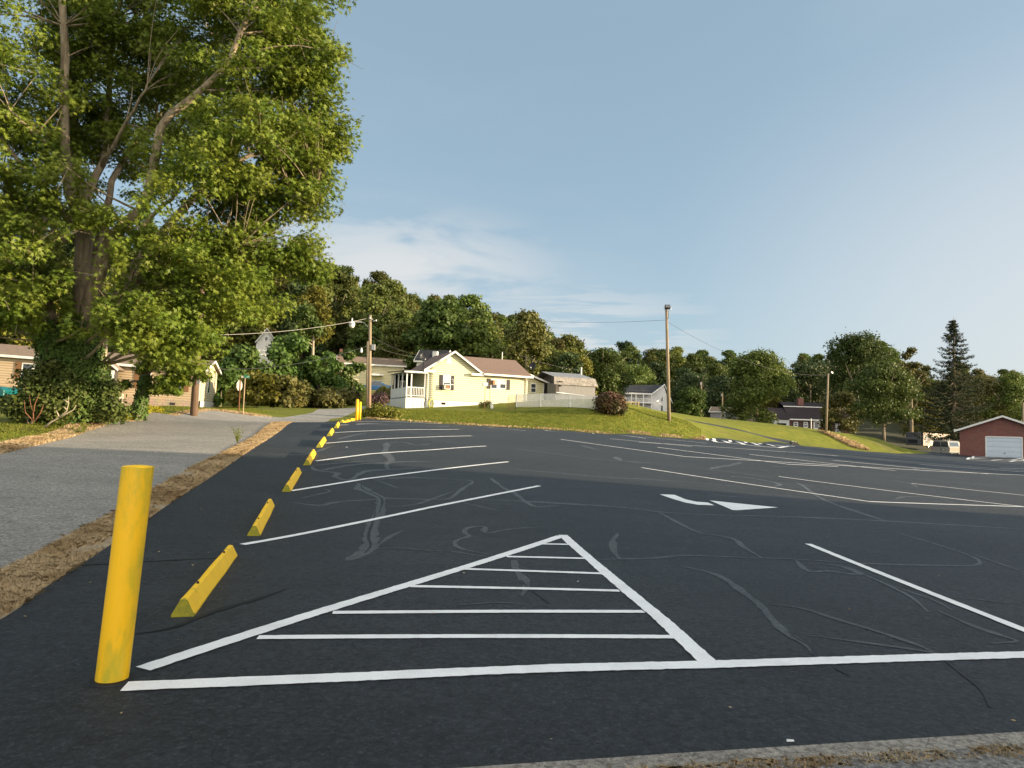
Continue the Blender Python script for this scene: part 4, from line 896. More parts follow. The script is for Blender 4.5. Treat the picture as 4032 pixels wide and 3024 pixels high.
# lattice fence: three panels
fpx = [(2032, 1613), (2244, 1614), (2352, 1613)]; tops = [1558, 1558, 1562]
pp = [ground(*q) for q in fpx]; pp = [at(2032, 1612, 64.5), at(2128, 1612, 63.7), at(2244, 1612, 62.6), at(2350, 1612, 61.8)]
fen = empty('lattice_fence', (pp[0].x, pp[0].y, Z(pp[0].x, pp[0].y)), 0, 'low white diagonal lattice fence on the crest of the grass bank', 'fence')
base = Vector(fen.location)
for k in range(3):
    a, b = pp[k], pp[k + 1]; za, zb = Z(a.x, a.y), Z(b.x, b.y); d = Vector((b.x - a.x, b.y - a.y)); L_ = d.length; H_ = 1.18
    pan = MB(); s = .155; wd = .022
    zlo = lambda x: za + (zb - za) * x / L_ - base.z + .0
    n_d = int((L_ + H_) / s)
    for i in range(n_d):
        for sg in (1, -1):
            c = i * s if sg == 1 else i * s
            x0 = c - H_ if sg == 1 else c; x1 = c if sg == 1 else c - H_; z0, z1 = 0, H_
            pts2 = [(x0, z0), (x1, z1)]
            q0, q1 = Vector(pts2[0]), Vector(pts2[1]); dd = q1 - q0; t0, t1 = 0, 1
            for lim, sgn in ((0, 1), (L_, -1)):
                f0 = (q0.x - lim) * sgn; f1 = (q1.x - lim) * sgn
                if f0 < 0 and f1 < 0: t0, t1 = 1, 0; break
                if f0 < 0: t0 = max(t0, f0 / (f0 - f1))
                elif f1 < 0: t1 = min(t1, f0 / (f0 - f1))
            if t1 - t0 < .02: continue
            A = q0 + dd * t0; B = q0 + dd * t1; nx, nz_ = -(B - A).y, (B - A).x; l = math.hypot(nx, nz_); nx, nz_ = nx / l * wd, nz_ / l * wd
            y = .008 if sg == 1 else -.008
            def W3(x, z, yy): u = d.normalized(); return (a.x + u.x * x - u.y * yy - base.x, a.y + u.y * x + u.x * yy - base.y, zlo(x) + z)
            vs = [W3(A.x + nx, A.y + nz_, y), W3(A.x - nx, A.y - nz_, y), W3(B.x - nx, B.y - nz_, y), W3(B.x + nx, B.y + nz_, y)]
            vs += [W3(A.x + nx, A.y + nz_, y + .007), W3(A.x - nx, A.y - nz_, y + .007), W3(B.x - nx, B.y - nz_, y + .007), W3(B.x + nx, B.y + nz_, y + .007)]
            pan.add(vs, [(0,1,2,3),(7,6,5,4),(0,4,5,1),(2,6,7,3),(1,5,6,2),(3,7,4,0)])
    pan.build('lattice_panel', 'white_trim', fen)
    for q in ([a, b] if k == 2 else [a]): zq = Z(q.x, q.y); MB().box(q.x - base.x - .04, q.y - base.y - .03, zq - base.z - .1, q.x - base.x + .04, q.y - base.y + .05, zq - base.z + 1.2).build('fence_post', 'white_trim', fen)
# porch things between fence and shed: white lawn chairs seen through the lattice
# ---- barn-roof shed ------------------------------------------------------
SF = Frame(at(2186, 1606, 70.5), R(23)); sh = empty('barn_shed', SF.o, SF.rz, 'old grey metal-clad shed with a rusty gambrel roof behind the white lattice fence', 'shed')
SL = SF.wp(2343, 1560)[0]; ez = SF.wp(2190, 1508)[1]; bz = SF.wp(2186, 1484, .7)[1]; rz_ = SF.wp(2152, 1464, 2.6)[1]; SW = 5.2
prof = [(0, ez), (.25, bz), (SW / 2, rz_), (SW - .25, bz), (SW, ez)]
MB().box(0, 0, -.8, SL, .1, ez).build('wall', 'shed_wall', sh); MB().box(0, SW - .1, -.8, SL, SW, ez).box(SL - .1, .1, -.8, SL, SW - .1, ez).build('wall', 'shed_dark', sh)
MB().prism([(.3, ez - .0), (.5, bz - .1), (SW / 2, rz_ - .1), (SW - .5, bz - .1), (SW - .3, ez)], 'x', .6, .7).prism([(.3, ez - .0), (.5, bz - .1), (SW / 2, rz_ - .1), (SW - .5, bz - .1), (SW - .3, ez)], 'x', SL - .3, SL - .2).box(.0, .1, -.8, .1, 1.9, ez).build('gable_wall', 'shed_wall', sh)
MB().box(.02, 1.9, -.8, .08, SW - .1, ez).build('dark_opening', 'black_inside', sh)
lowr = [(-.12, ez - .12), (.22, bz)]; 
roof_slab(sh, [(-.25, -.14, ez - .14), (SL + .3, -.14, ez - .14), (SL + .1, .22, bz), (-.1, .22, bz)], 'metal_rust', .04)
roof_slab(sh, [(-.1, .22, bz), (SL + .1, .22, bz), (SL - .4, SW / 2, rz_), (-.35, SW / 2, rz_)], 'metal_roof', .04)
roof_slab(sh, [(-.35, SW / 2, rz_), (SL - .4, SW / 2, rz_), (SL + .1, SW - .22, bz), (-.1, SW - .22, bz)], 'metal_roof', .04)
roof_slab(sh, [(-.1, SW - .22, bz), (SL + .1, SW - .22, bz), (SL + .1, SW + .1, ez), (-.1, SW + .1, ez)], 'metal_roof', .04)
a, b = SF.wp(2188, 1510), SF.wp(2200, 1558); bx('door', 'shed_dark', sh, a[0], -.03, b[1], b[0], -.002, a[1])
a, b = SF.wp(2190, 1545, -.1), SF.wp(2300, 1558, -.1); MB().tube([(a[0], -.12, a[1]), (b[0], -.12, b[1])], .045, 6).build('conduit', 'white_trim', sh)
a = SF.wp(2207, 1502); MB().box(a[0] - .15, -.2, a[1] - .05, a[0] + .12, -.002, a[1] + .05).build('wall_lamp', 'black_metal', sh); MB().box(a[0] - .08, -.14, a[1] - .5, a[0] + .08, -.002, a[1] - .35).build('meter', 'black_metal', sh)

# ---- mobile home (left) --------------------------------------------------
MF = Frame(at(779, 1614, 58), R(8)); ML = 16.2
mh = empty('mobile_home', MF.o, MF.rz, 'long tan mobile home on a block foundation behind the big maple', 'mobile home', ry=R(2.2))
EV = 3.25; MW = 4.4; PK = 4.15
MB().box(-ML, 0, .0, 0, .12, EV).build('wall', 'tan_siding', mh)
MB().prism([(.0, .75), (MW, .75), (MW, EV), (MW / 2, PK), (0, EV)], 'x', .001, .12).build('end_wall', 'cream_siding', mh); MB().box(-ML, MW - .1, 0, 0, MW, EV).box(-ML, .1, 0, -ML + .1, MW - .1, EV).build('wall', 'tan_siding', mh)
MB().box(-ML, -.05, -.6, 0, -.002, .72).build('foundation', 'block_tan', mh); MB().box(.13, -.04, -.6, .18, MW, .74).build('foundation', 'white_wall', mh)
roof_slab(mh, [(-ML - .3, -.35, EV - .02), (.4, -.35, EV - .02), (.4, MW / 2, PK + .12), (-ML - .3, MW / 2, PK + .12)], 'roof_tan', .08)
roof_slab(mh, [(-ML - .3, MW + .35, EV - .02), (.4, MW + .35, EV - .02), (.4, MW / 2, PK + .12), (-ML - .3, MW / 2, PK + .12)], 'roof_tan', .08)
m = MB().box(-ML - .3, -.40, EV - .17, .42, -.345, EV + .02)
for y0, y1, z0, z1 in ((-.38, MW / 2, EV + .0, PK + .14), (MW + .38, MW / 2, EV + .0, PK + .14)):
    m.add([(.40, y0, z0), (.40, y1, z1), (.40, y1, z1 - .17), (.40, y0, z0 - .17), (.45, y0, z0), (.45, y1, z1), (.45, y1, z1 - .17), (.45, y0, z0 - .17)], [(0,1,2,3),(7,6,5,4),(0,4,5,1),(2,6,7,3),(0,3,7,4),(1,5,6,2)])
m.box(-.12, -.03, .72, .03, -.002, EV - .15); m.box(-ML, -.03, .72, -ML + .12, -.002, EV - .15)
m.build('trim_board', 'white_trim', mh)
for pa, pb_ in ((82, 122), (128, 165), (552, 590), (672, 714)):
    a, b = MF.wp(pa, 1436 + (pa - 82) * .055), MF.wp(pb_, 1500); za = 2.75; zb = 1.45; window(mh, a[0], zb, b[0], za, -.004, depth=.06)
for pa, pb_ in ((54, 80), (166, 190), (526, 548), (716, 742), (650, 670)):
    a, b = MF.wp(pa, 1450), MF.wp(pb_, 1500); shutter(mh, a[0], 1.4, b[0], 2.78, -.004, 'shutter_brown')
a, b = MF.wp(420, 1470)[0], MF.wp(462, 1470)[0]
en = empty('entry'); en.parent = mh
MB().box(a, -1.3, .9, b, -.06, 2.6).build('entry_wall', 'shed_dark', en); MB().box(b - .03, -1.36, .0, b + .16, -1.26, 2.65).box(a - .2, -1.36, .0, a + .0, -1.26, 2.65).build('post', 'white_trim', en)
MB().box(a - .3, -1.3, .0, b + .6, -.06, .85).build('step_block', 'concrete', en)
roof_slab(en, [(a - .5, -1.6, 2.9), ((a + b) / 2, -1.6, 3.45), ((a + b) / 2, .0, 3.45), (a - .5, 0, 2.9)], 'roof_tan', .07); roof_slab(en, [(b + .5, -1.6, 2.75), ((a + b) / 2, -1.6, 3.45), ((a + b) / 2, .0, 3.45), (b + .5, 0, 2.75)], 'roof_tan', .07)
m = MB().add([((a + b) / 2, -1.66, 3.48), (b + .55, -1.66, 2.76), (b + .55, -1.66, 2.58), ((a + b) / 2, -1.66, 3.3), ((a + b) / 2, -1.6, 3.48), (b + .55, -1.6, 2.76), (b + .55, -1.6, 2.58), ((a + b) / 2, -1.6, 3.3)], [(0,3,2,1),(4,5,6,7),(0,1,5,4),(2,3,7,6),(1,2,6,5)]); m.build('rake_board', 'white_trim', en)
MB().box(.125, 1.6, 1.45, .17, 2.2, 2.7).build('window', 'white_trim', mh); bx('pane', 'glass', mh.children[-1], .171, 1.68, 1.52, .178, 2.12, 2.62)
for x in (-2.2, -7.3): MB().box(x, -.07, .25, x + .42, -.052, .45).build('crawl_vent', 'shutter_black', mh)

# ---- small buildings among the trees --------------------------------------
def gable_house(name, o, rz, L_, W_, ev, pk, wall, roof, label, cat='house', ovh=.3, trim=True, found=-1.5, gable_front=False):
    """long wall faces the camera (y=0), gables at x=0 and x=L"""
    t = empty(name, o, rz, label, cat)
    m = MB(); m.box(0, 0, found, L_, .1, ev); m.box(0, W_ - .1, found, L_, W_, ev)
    for x in (0, L_ - .1): m.prism([(.1, found), (W_ - .1, found), (W_ - .1, ev), (W_ / 2, pk - .06), (.1, ev)], 'x', x, x + .1)
    m.build('wall', wall, t)
    s = (pk - ev) / (W_ / 2)
    roof_slab(t, [(-ovh, -ovh, ev - s * ovh), (L_ + ovh, -ovh, ev - s * ovh), (L_ + ovh, W_ / 2, pk), (-ovh, W_ / 2, pk)], roof, .08)
    roof_slab(t, [(-ovh, W_ + ovh, ev - s * ovh), (L_ + ovh, W_ + ovh, ev - s * ovh), (L_ + ovh, W_ / 2, pk), (-ovh, W_ / 2, pk)], roof, .08)
    if trim:
        m = MB()
        m.box(-ovh, -ovh - .06, ev - s * ovh - .18, L_ + ovh, -ovh, ev - s * ovh + .01)
        for x in (-ovh - .05, L_ + ovh):
            for y0, y1 in ((-ovh, W_ / 2), (W_ + ovh, W_ / 2)):
                z0, z1 = ev - s * ovh + .02, pk + .02
                m.add([(x, y0, z0), (x, y1, z1), (x, y1, z1 - .2), (x, y0, z0 - .2), (x + .05, y0, z0), (x + .05, y1, z1), (x + .05, y1, z1 - .2), (x + .05, y0, z0 - .2)], [(0,1,2,3),(7,6,5,4),(0,4,5,1),(2,6,7,3),(0,3,7,4),(1,5,6,2)])
        m.build('trim_board', 'white_trim', t)
    return t
# tan house on the slope: long wall to the camera right, dark gable to the left
o = at(1332, 1500, 92); fz_ = Frame(o, R(14))
hh = gable_house('hillside_house', o, R(14), 8.4, 4.6, fz_.wp(1334, 1424)[1], fz_.wp(1300, 1398, 2.3)[1], 'hill_siding', 'roof_tan', 'yellowish hillside house with a brown roof, half hidden left of the street lamp pole', found=-4.5)
zc = fz_.wp(1400, 1446)[1]
for pa, pb_ in ((1370, 1384), (1422, 1433)): a, b = fz_.wp(pa, 1439), fz_.wp(pb_, 1455); window(hh, a[0], b[1], b[0], a[1], -.004)
p = fz_.wp(1302, 1372, 2.3); MB().box(.0, 2.1, p[1] - 1.3, .4, 2.5, p[1]).build('chimney', 'dark_brick', hh)
a = fz_.wp(1462, 1476); MB().box(a[0], -1.0, a[1] - .1, a[0] + 1.5, .0, a[1] + .1).build('canopy', 'white_trim', hh)
# dark gable of that house faces left
t = gable_house('white_gable_house', at(1010, 1380, 100), R(60), 6, 4.2, 1.9, 4.3, 'white_wall', 'roof_dark', 'white gable end with one small window peeking out of the hillside trees', found=-3, ovh=.35)
t.location = at(1084, 1385, 82); t.rotation_euler = (0, 0, R(112)); t.scale = (1, .5, .62); fr2 = Frame(t.location, R(120))
MB().box(5.9, 1.75, 1.9, 6.03, 2.5, 2.75).build('window', 'white_trim', t); bx('pane', 'glass', t.children[-1], 6.031, 1.85, 2.0, 6.04, 2.4, 2.65)
MB().box(-.03, 1.75, 1.9, -.0, 2.5, 2.75).build('window', 'white_trim', t); bx('pane', 'glass', t.children[-1], -.04, 1.85, 2.0, -.031, 2.4, 2.65)
# grey house behind the porch: gable to the camera
o = at(1478, 1527, 100); t = empty('grey_house', o, R(4), 'low grey house with a shallow gable behind the ornamental grasses', 'house'); gf = Frame(o, R(4))
x1 = gf.wp(1595, 1500)[0]; xa, za = gf.wp(1534, 1463); z0 = gf.wp(1490, 1477)[1]
MB().prism([(0, -2.0), (x1, -2.0), (x1, z0 - .3), (xa, za), (0, z0)], 'y', 0, .1).box(0, .1, -2, .1, 6, z0).box(x1 - .1, .1, -2, x1, 6, z0 - .3).build('wall', 'grey_siding', t)
roof_slab(t, [(xa, -.3, za + .15), (xa, 6, za + .15), (-.5, 6, z0 - .02), (-.5, -.3, z0 - .02)], 'roof_dark', .08); roof_slab(t, [(xa, -.3, za + .15), (xa, 6, za + .15), (x1 + .4, 6, z0 - .42), (x1 + .4, -.3, z0 - .42)], 'roof_dark', .08)
m = MB()
for (xa0, z_a), (xb0, z_b) in (((-.5, z0 - .0), (xa, za + .16)), ((xa, za + .16), (x1 + .4, z0 - .4))): m.add([(xa0, -.36, z_a), (xb0, -.36, z_b), (xb0, -.36, z_b - .2), (xa0, -.36, z_a - .2), (xa0, -.3, z_a), (xb0, -.3, z_b), (xb0, -.3, z_b - .2), (xa0, -.3, z_a - .2)], [(0,3,2,1),(4,5,6,7),(0,1,5,4),(2,3,7,6)])
m.build('trim_board', 'white_trim', t)
a, b = gf.wp(1502, 1487), gf.wp(1509, 1507); window(t, a[0], b[1], b[0], a[1], -.004)
MB().box(-.02, -.08, -2, x1, -.003, gf.wp(1540, 1527)[1]).build('foundation', 'block_tan', t)
# white house with chimney peeking over the porch roof
o = at(1640, 1450, 92); t = gable_house('white_chimney_house', o, R(-12), 3.6, 3.6, 1.2, 2.6, 'white_wall', 'roof_dark', 'white house with a square chimney peeking over the porch roof of the yellow house', found=-3)
p = Frame(o, R(-12)).wp(1713, 1382)[1]; MB().box(2.0, .3, -1, 2.6, .9, p).build('chimney', 'white_wall', t); window(t, 1.1, .1, 1.6, .9, -.004)

# ---- two-storey white house (right of centre) -----------------------------
WF = Frame(at(2580, 1640, 188), R(6)); t = empty('balcony_house', WF.o, WF.rz, 'two-storey white house with balconies and dark roof behind the tall floodlight pole', 'house')
xL = WF.wp(2440, 1600)[0]; ez = WF.wp(2566, 1551)[1]; pz = WF.wp(2612, 1519, 4)[1]; fz2 = WF.wp(2560, 1586)[1]; rl = WF.wp(2500, 1568)[1]; GD = 8.0
# gable end faces right: wall plane runs away with px 2582..2655
GE = 6.4
m = MB().box(xL, 1.9, -2.5, .0, 2.0, ez); m.build('wall', 'white_siding', t)
def gpt(px, py):   # point on gable wall: x = 0 plane sloping slightly to the right
    return None
e1 = WF.wp(2655, 1560, 0)[0]
gv = [(0, 2.0, -2.5), (e1, 4.4, -2.5), (e1, 4.4, WF.wp(2655, 1575, 4.4)[1]), (WF.wp(2614, 1519, 3.1)[0], 3.1, pz), (-.0, 2.0, ez + .55)]
MB().add(gv + [(a_0 - .05, b_0 + .2, c_0) for a_0, b_0, c_0 in gv], [(0,1,2,3,4),(9,8,7,6,5),(0,5,6,1),(1,6,7,2),(2,7,8,3),(3,8,9,4),(4,9,5,0)]).build('gable_wall', 'white_siding', t)
ax_ = gv[3][0]
roof_slab(t, [(xL - .5, -.3, ez + .1), (-.9, -.3, ez + .1), (ax_ + .1, 3.0, pz + .2), (xL + .6, 4.6, pz - .3)], 'roof_dark', .12)
roof_slab(t, [(ax_ + .1, 3.0, pz + .2), (e1 + .9, 4.6, WF.wp(2655, 1577, 4.4)[1] - .8), (e1 - 1, 9, ez), (xL + .6, 4.6, pz - .3)], 'roof_dark', .12)
m = MB()
for A0, B0 in (((-.95, -.35, ez + .1), (ax_ + .1, 2.9, pz + .25)), ((ax_ + .1, 2.9, pz + .25), (e1 + 1.2, 4.5, WF.wp(2655, 1577, 4.4)[1] - 1.0))): m.tube([A0, B0], .16, 4)
m.box(xL - .5, -.36, ez - .25, -.9, -.28, ez + .12); m.box(xL, -.2, fz2 - .2, .0, -.05, fz2 + .12); m.build('trim_board', 'white_trim', t)
MB().box(xL, -.05, fz2 - .15, .0, 1.9, fz2 + .05).build('balcony_floor', 'white_wall', t)
for px in (2452, 2486, 2504, 2533, 2566): x = WF.wp(px, 1560)[0]; MB().box(x - .14, -.18, -2.5, x + .14, .1, ez - .1).build('post', 'white_trim', t)
m = MB().box(xL, -.16, rl - .05, 0, -.08, rl + .05)
x = xL
while x < 0: m.box(x - .03, -.14, fz2 + .1, x + .03, -.08, rl); x += .3
m.build('railing', 'white_trim', t)
for pa, pb_, ya, yb in ((2465, 2472, 1558, 1582), (2491, 2500, 1557, 1583), (2523, 2531, 1556, 1575), (2520, 2531, 1592, 1606), (2487, 2496, 1592, 1606)):
    a, b = WF.wp(pa, ya, 1.9), WF.wp(pb_, yb, 1.9); window(t, a[0], b[1], b[0], a[1], 1.896, fw=.12)
for (ya, yb) in ((1555, 1580), (1597, 1618)):
    a, b = WF.wp(2605, ya, 2.8), WF.wp(2611, yb, 2.8); y_ = 2 + 2.4 * a[0] / e1
    w_ = MB().add([(a[0] - .15, y_ - .12, b[1] - .15), (b[0] + .15, y_ + .05, b[1] - .15), (b[0] + .15, y_ + .05, a[1] + .15), (a[0] - .15, y_ - .12, a[1] + .15)], [(0,1,2,3)]).build('window', 'white_trim', t); 
    MB().add([(a[0], y_ - .15, b[1]), (b[0], y_ - .02, b[1]), (b[0], y_ - .02, a[1]), (a[0], y_ - .15, a[1])], [(0,1,2,3)]).build('pane', 'glass', w_)
# yellow wooden play frame in front of it
p = at(2513, 1612, 66); p.z = Z(p.x, p.y); fr3 = Frame(p, 0); t = empty('wooden_frame', p, 0, 'yellowish wooden rail frame standing on the crest in front of the balcony house', 'frame')
zt = fr3.wp(2500, 1584)[1]; m = MB()
for px in (2464, 2480.5, 2496, 2511.5): x = fr3.wp(px, 1600)[0]; MB().box(x - .03, -.03, -.4, x + .03, .03, zt).build('upright', 'wood_yellow', t)
MB().box(fr3.wp(2463, 1600)[0], -.05, zt - .06, .02, .05, zt + .05).build('top_rail', 'wood_yellow', t); MB().box(-.02, -.08, -.4, .07, .08, zt + .06).build('end_post', 'wood_yellow', t)
# small grey house
o = at(2797, 1655, 150); gf = Frame(o, R(10)); 
t = gable_house('small_grey_house', o, R(-28), 5.2, 4.6, gf.wp(2830, 1619)[1], gf.wp(2855, 1607, 2)[1] + .2, 'grey_siding', 'roof_tan', 'small grey house with white roof trim between the round juniper and the big tree', found=-2)
window(t, 2.2, .6, 3.0, 2.2, -.004)
# ---- brick house with big dark roof --------------------------------------
BF = Frame(at(3105, 1712, 168), R(2)); t = empty('brick_house', BF.o, BF.rz, 'long brick house with a huge dark gambrel roof and chimney behind the grass slope', 'house')
xR = BF.wp(3345, 1690)[0]; ez = BF.wp(3200, 1652)[1]; mz = BF.wp(3200, 1604, 2.5)[1]; tz = BF.wp(3200, 1585, 4.5)[1]; xG = BF.wp(3035, 1690)[0]
MB().box(.0, 0, -3, xR, .2, ez).box(0, .2, -3, .2, 8, ez).box(xR - .2, .2, -3, xR, 8, ez).build('wall', 'dark_brick', t)
MB().box(xG, -.5, -3, -.05, .2, ez - .3).build('garage_wall', 'curtain', t); MB().box(xG + 1.2, -.56, -3, -.8, -.51, ez - 1.1).build('garage_opening', 'black_inside', t)
roof_slab(t, [(-.3, -.5, ez), (xR + .3, -.5, ez), (xR + .3, 2.5, mz), (-.3, 2.5, mz)], 'roof_black_brown', .1); roof_slab(t, [(-.3, 2.4, mz + .15), (xR + .3, 2.4, mz + .15), (xR + .3, 5, tz), (-.3, 5, tz)], 'roof_black_brown', .1)
roof_slab(t, [(-.3, 5, tz), (xR + .3, 5, tz), (xR + .3, 8.5, ez), (-.3, 8.5, ez)], 'roof_black_brown', .1); roof_slab(t, [(xG, -.8, ez - .1), (.0, -.8, ez - .1), (.0, 2.5, ez + 2.6), (xG - .0, 2.5, ez + 2.6)], 'roof_black_brown', .1)
MB().box(-.3, 2.3, mz - .05, xR + .3, 2.38, mz + .16).box(-.3, -.58, ez - .25, xR + .3, -.5, ez + .02).build('trim_board', 'white_trim', t)
a = BF.wp(3143, 1570, 3)[0]; b = BF.wp(3164, 1570, 3)[0]; MB().box(a, 3, mz, b, 4.2, BF.wp(3150, 1568, 3)[1]).build('chimney', 'red_brick', t)
for pa, pb_, yb in ((3125, 3142, 1680), (3164, 3181, 1684), (3255, 3267, 1700), (3290, 3308, 1706)):
    a, b = BF.wp(pa, 1661), BF.wp(pb_, yb); window(t, a[0], b[1], b[0], a[1], -.004, fw=.15, bars=2)
    shutter(t, a[0] - .55, b[1], a[0] - .05, a[1], -.004, 'shutter_black'); shutter(t, b[0] + .05, b[1], b[0] + .55, a[1], -.004, 'shutter_black')
a, b = BF.wp(3203, 1657), BF.wp(3226, 1690); window(t, a[0], b[1], b[0], a[1], -.004, fw=.25, name='front_door', sash=False)
for px in (3195, 3228): x = BF.wp(px, 1670, -2)[0]; MB().box(x - .07, -2, -3, x + .07, -1.86, ez).build('porch_post', 'white_trim', t)
# ---- brick garage --------------------------------------------------------
GF = Frame(at(3779, 1795, 91), R(-34)); t = empty('brick_garage', GF.o, GF.rz, 'red brick garage with a white sectional door at the right end of the lot', 'garage')
xR = 12.6; ez = GF.wp(3779, 1690)[1]; xa, pz = GF.wp(3947, 1640); xR = xa * 2
dx0, dz1 = GF.wp(3880, 1718); dx1 = GF.wp(4026, 1718)[0]
m = MB().box(0, 0, -2.5, dx0, .2, ez).box(dx1, 0, -2.5, xR, .2, ez).prism([(dx0, dz1), (dx1, dz1), (dx1, ez), (dx0, ez)], 'y', 0, .2).prism([(0, ez), (xR, ez), (xa, pz - .05)], 'y', 0, .2)
m.box(0, .2, -2.5, .2, 12, ez).box(xR - .2, .2, -2.5, xR, 12, ez); m.build('wall', 'red_brick', t)
m = MB(); n = 5
for k in range(n):
    z0 = -.6 + (dz1 + .6) * k / n; z1 = -.6 + (dz1 + .6) * (k + 1) / n; m.box(dx0 + .05, .06, z0 + .01, dx1 - .05, .1, z1 - .01)
    for j in range(6): x0 = dx0 + .15 + (dx1 - dx0 - .3) * j / 6; x2 = dx0 + .05 + (dx1 - dx0 - .3) * (j + 1) / 6; m.box(x0, .045, z0 + .12, x2, .06, z1 - .12)
dd = m.build('garage_door', 'garage_door', t, bevel=.012); MB().tube([((dx0 + dx1) / 2, .0, .55), ((dx0 + dx1) / 2 + .15, .0, .55)], .04, 6).build('handle', 'black_metal', dd)
MB().box(dx0 - .02, -.03, -1.0, dx0 + .1, .08, dz1).box(dx1 - .1, -.03, -1.0, dx1 + .02, .08, dz1).box(dx0 + .1, -.03, dz1 - .1, dx1 - .1, .08, dz1 + .04).build('door_frame', 'white_trim', t)
for s, x0, x1 in ((0, -.6, xa), (1, xR + .6, xa)):
    sl_ = (pz - ez) / xa; z0 = ez - sl_ * .6 + .05
    roof_slab(t, [(x0, -.5, z0), (x1, -.5, pz + .12), (x1, 12.3, pz + .12), (x0, 12.3, z0)], 'roof_dark', .08)
    MB().add([(x0, -.56, z0 + .02), (x1, -.56, pz + .14), (x1, -.56, pz - .1), (x0, -.56, z0 - .22), (x0, -.5, z0 + .02), (x1, -.5, pz + .14), (x1, -.5, pz - .1), (x0, -.5, z0 - .22)], [(0,1,2,3),(7,6,5,4),(0,4,5,1),(2,6,7,3),(3,7,4,0)]).build('rake_board', 'white_trim', t)
bx('eave_return', 'white_trim', t, -.6, -.55, ez - .2, .05, -.02, ez - .02)

# ================================================================ poles, lamps, wires
def wire(name, pts_, sag, r_, m, label, n=14):
    a, b = Vector(pts_[0]), Vector(pts_[1]); q = [a.lerp(b, i / n) - Vector((0, 0, sag * 4 * (i / n) * (1 - i / n))) for i in range(n + 1)]
    o = MB().tube(q, r_, 5, False).build(name, m); return tag(o, label, 'wire')
# pole 1: dark pole by the mobile home
x, y = axy(763, 1626, 38); p = Vector((x, y, Z(x, y))); tp = at(796, 1120, 38)
t = empty('utility_pole', p, 0, 'dark wooden utility pole leaning slightly in front of the mobile home corner', 'utility pole')
d = tp - p; MB().tube([(0, 0, -.3), d * .5, d], [.20, .17, .15], 14).build('shaft', 'pole_dark', t, smooth=True)
q = (at(777, 1480, 37.7) - p); MB().box(q.x - .13, -.27, q.z - .11, q.x + .1, -.18, q.z + .1).build('notice_plate', 'plate_white', t); MB().box(q.x - .0, -.27, q.z - .45, q.x + .12, -.19, q.z - .12).build('meter_cover', 'galv', t)
# pole 2: street lamp pole
x, y = axy(1455, 1602, 58); p = Vector((x, y, Z(x, y) - .1)); tp = at(1458, 1241, 58); d = tp - p
lp = empty('street_lamp_pole', p, 0, 'tall wooden pole carrying a white street lamp on a curved arm at the lot corner', 'street lamp')
MB().tube([(0, 0, -.3), d * .5, d], [.145, .125, .11], 12).build('shaft', 'pole_wood', lp, smooth=True); MB().tube([d * -.02, d * .18], [.150, .139], 12, False).build('reddish_base', 'pole_red', lp, smooth=True)
L0 = at(1449, 1288, 58) - p; L1 = at(1425, 1268, 58) - p; L2 = at(1398, 1267, 57.6) - p; L3 = at(1386, 1272, 57.4) - p
MB().tube([L0, L0.lerp(L1, .6) + Vector((0, 0, .08)), L1, L2, L3 + Vector((0, 0, .12))], .035, 7).build('arm', 'galv', lp)
lh = MB().lathe([(.05, .38), (.06, .12), (.24, .02), (.25, -.12), (.17, -.34), (.08, -.40)], 16, tuple(L3)).build('lamp_head', 'lamp_white', lp, smooth=True); MB().lathe([(.252, -.02), (.262, -.05), (.262, -.12), (.252, -.14)], 16, tuple(L3)).build('rim', 'galv', lh)
q = at(1466, 1366, 57.8) - p; MB().box(q.x - .05, -.3, q.z - .25, q.x + .2, .1, q.z + .22).build('transformer_box', 'galv', lp); q = at(1423, 1382, 57) - p
MB().lathe([(.03, .25), (.09, .1), (.11, -.08), (.03, -.15)], 10, tuple(q)).build('wire_lantern', 'lamp_white', lp)
MB().tube([(-.02, -.12, d.z - .35), (-.25, -.12, d.z - .3)], .03, 6).lathe([(.05, 0), (.05, .12)], 8, (-.25, -.12, d.z - .3)).lathe([(.05, 0), (.05, .12)], 8, (.25, -.1, d.z - .5)).tube([(0, -.1, d.z - .5), (.25, -.1, d.z - .45)], .03, 6).build('insulator', 'lamp_white', lp)
x, y = axy(1447, 1600, 60); p2 = Vector((x, y, Z(x, y))); d2 = at(1449, 1345, 60) - p2
t = empty('brace_pole', p2, 0, 'shorter grey wooden pole standing right behind the street lamp pole', 'pole'); MB().tube([(0, 0, -.3), d2], [.13, .11], 10).build('shaft', 'pole_wood', t, smooth=True)
# pole 3: floodlight
x, y = axy(2635, 1655, 63.5); p = Vector((x, y, Z(x, y) - .1)); d = at(2624, 1215, 63.5) - p
t = empty('floodlight_pole', p, 0, 'tall wooden pole with a black floodlight on top, standing on the grass bank', 'light pole')
MB().tube([(0, 0, -.3), d * .5, d], [.165, .14, .115], 14).build('shaft', 'pole_wood', t, smooth=True)
c = at(2628.5, 1207, 63.3) - p; hd = MB().prism([(-.14, -.16), (.14, -.24), (.14, .14), (-.06, .17)], 'x', -.24, .24)
o = hd.build('lamp_head', 'black_metal', t, bevel=.02); o.location = c; g_ = MB().box(-.2, -.145, -.1, .2, -.14, .11).build('lens', 'lamp_glass', o)
MB().tube([c + Vector((-.24, 0, -.03)), c + Vector((-.33, 0, -.08)), c + Vector((-.33, 0, -.32)), c + Vector((-.28, 0, -.38)), c + Vector((.28, 0, -.38)), c + Vector((.33, 0, -.32)), c + Vector((.33, 0, -.08)), c + Vector((.24, 0, -.03))], .015, 6).build('bracket', 'galv', t)
MB().tube([c + Vector((.08, -.05, -.38)), c + Vector((.08, -.05, -1.0)), c + Vector((.0, -.05, -1.15))], .025, 6).build('conduit', 'black_metal', t)
fl = p + d
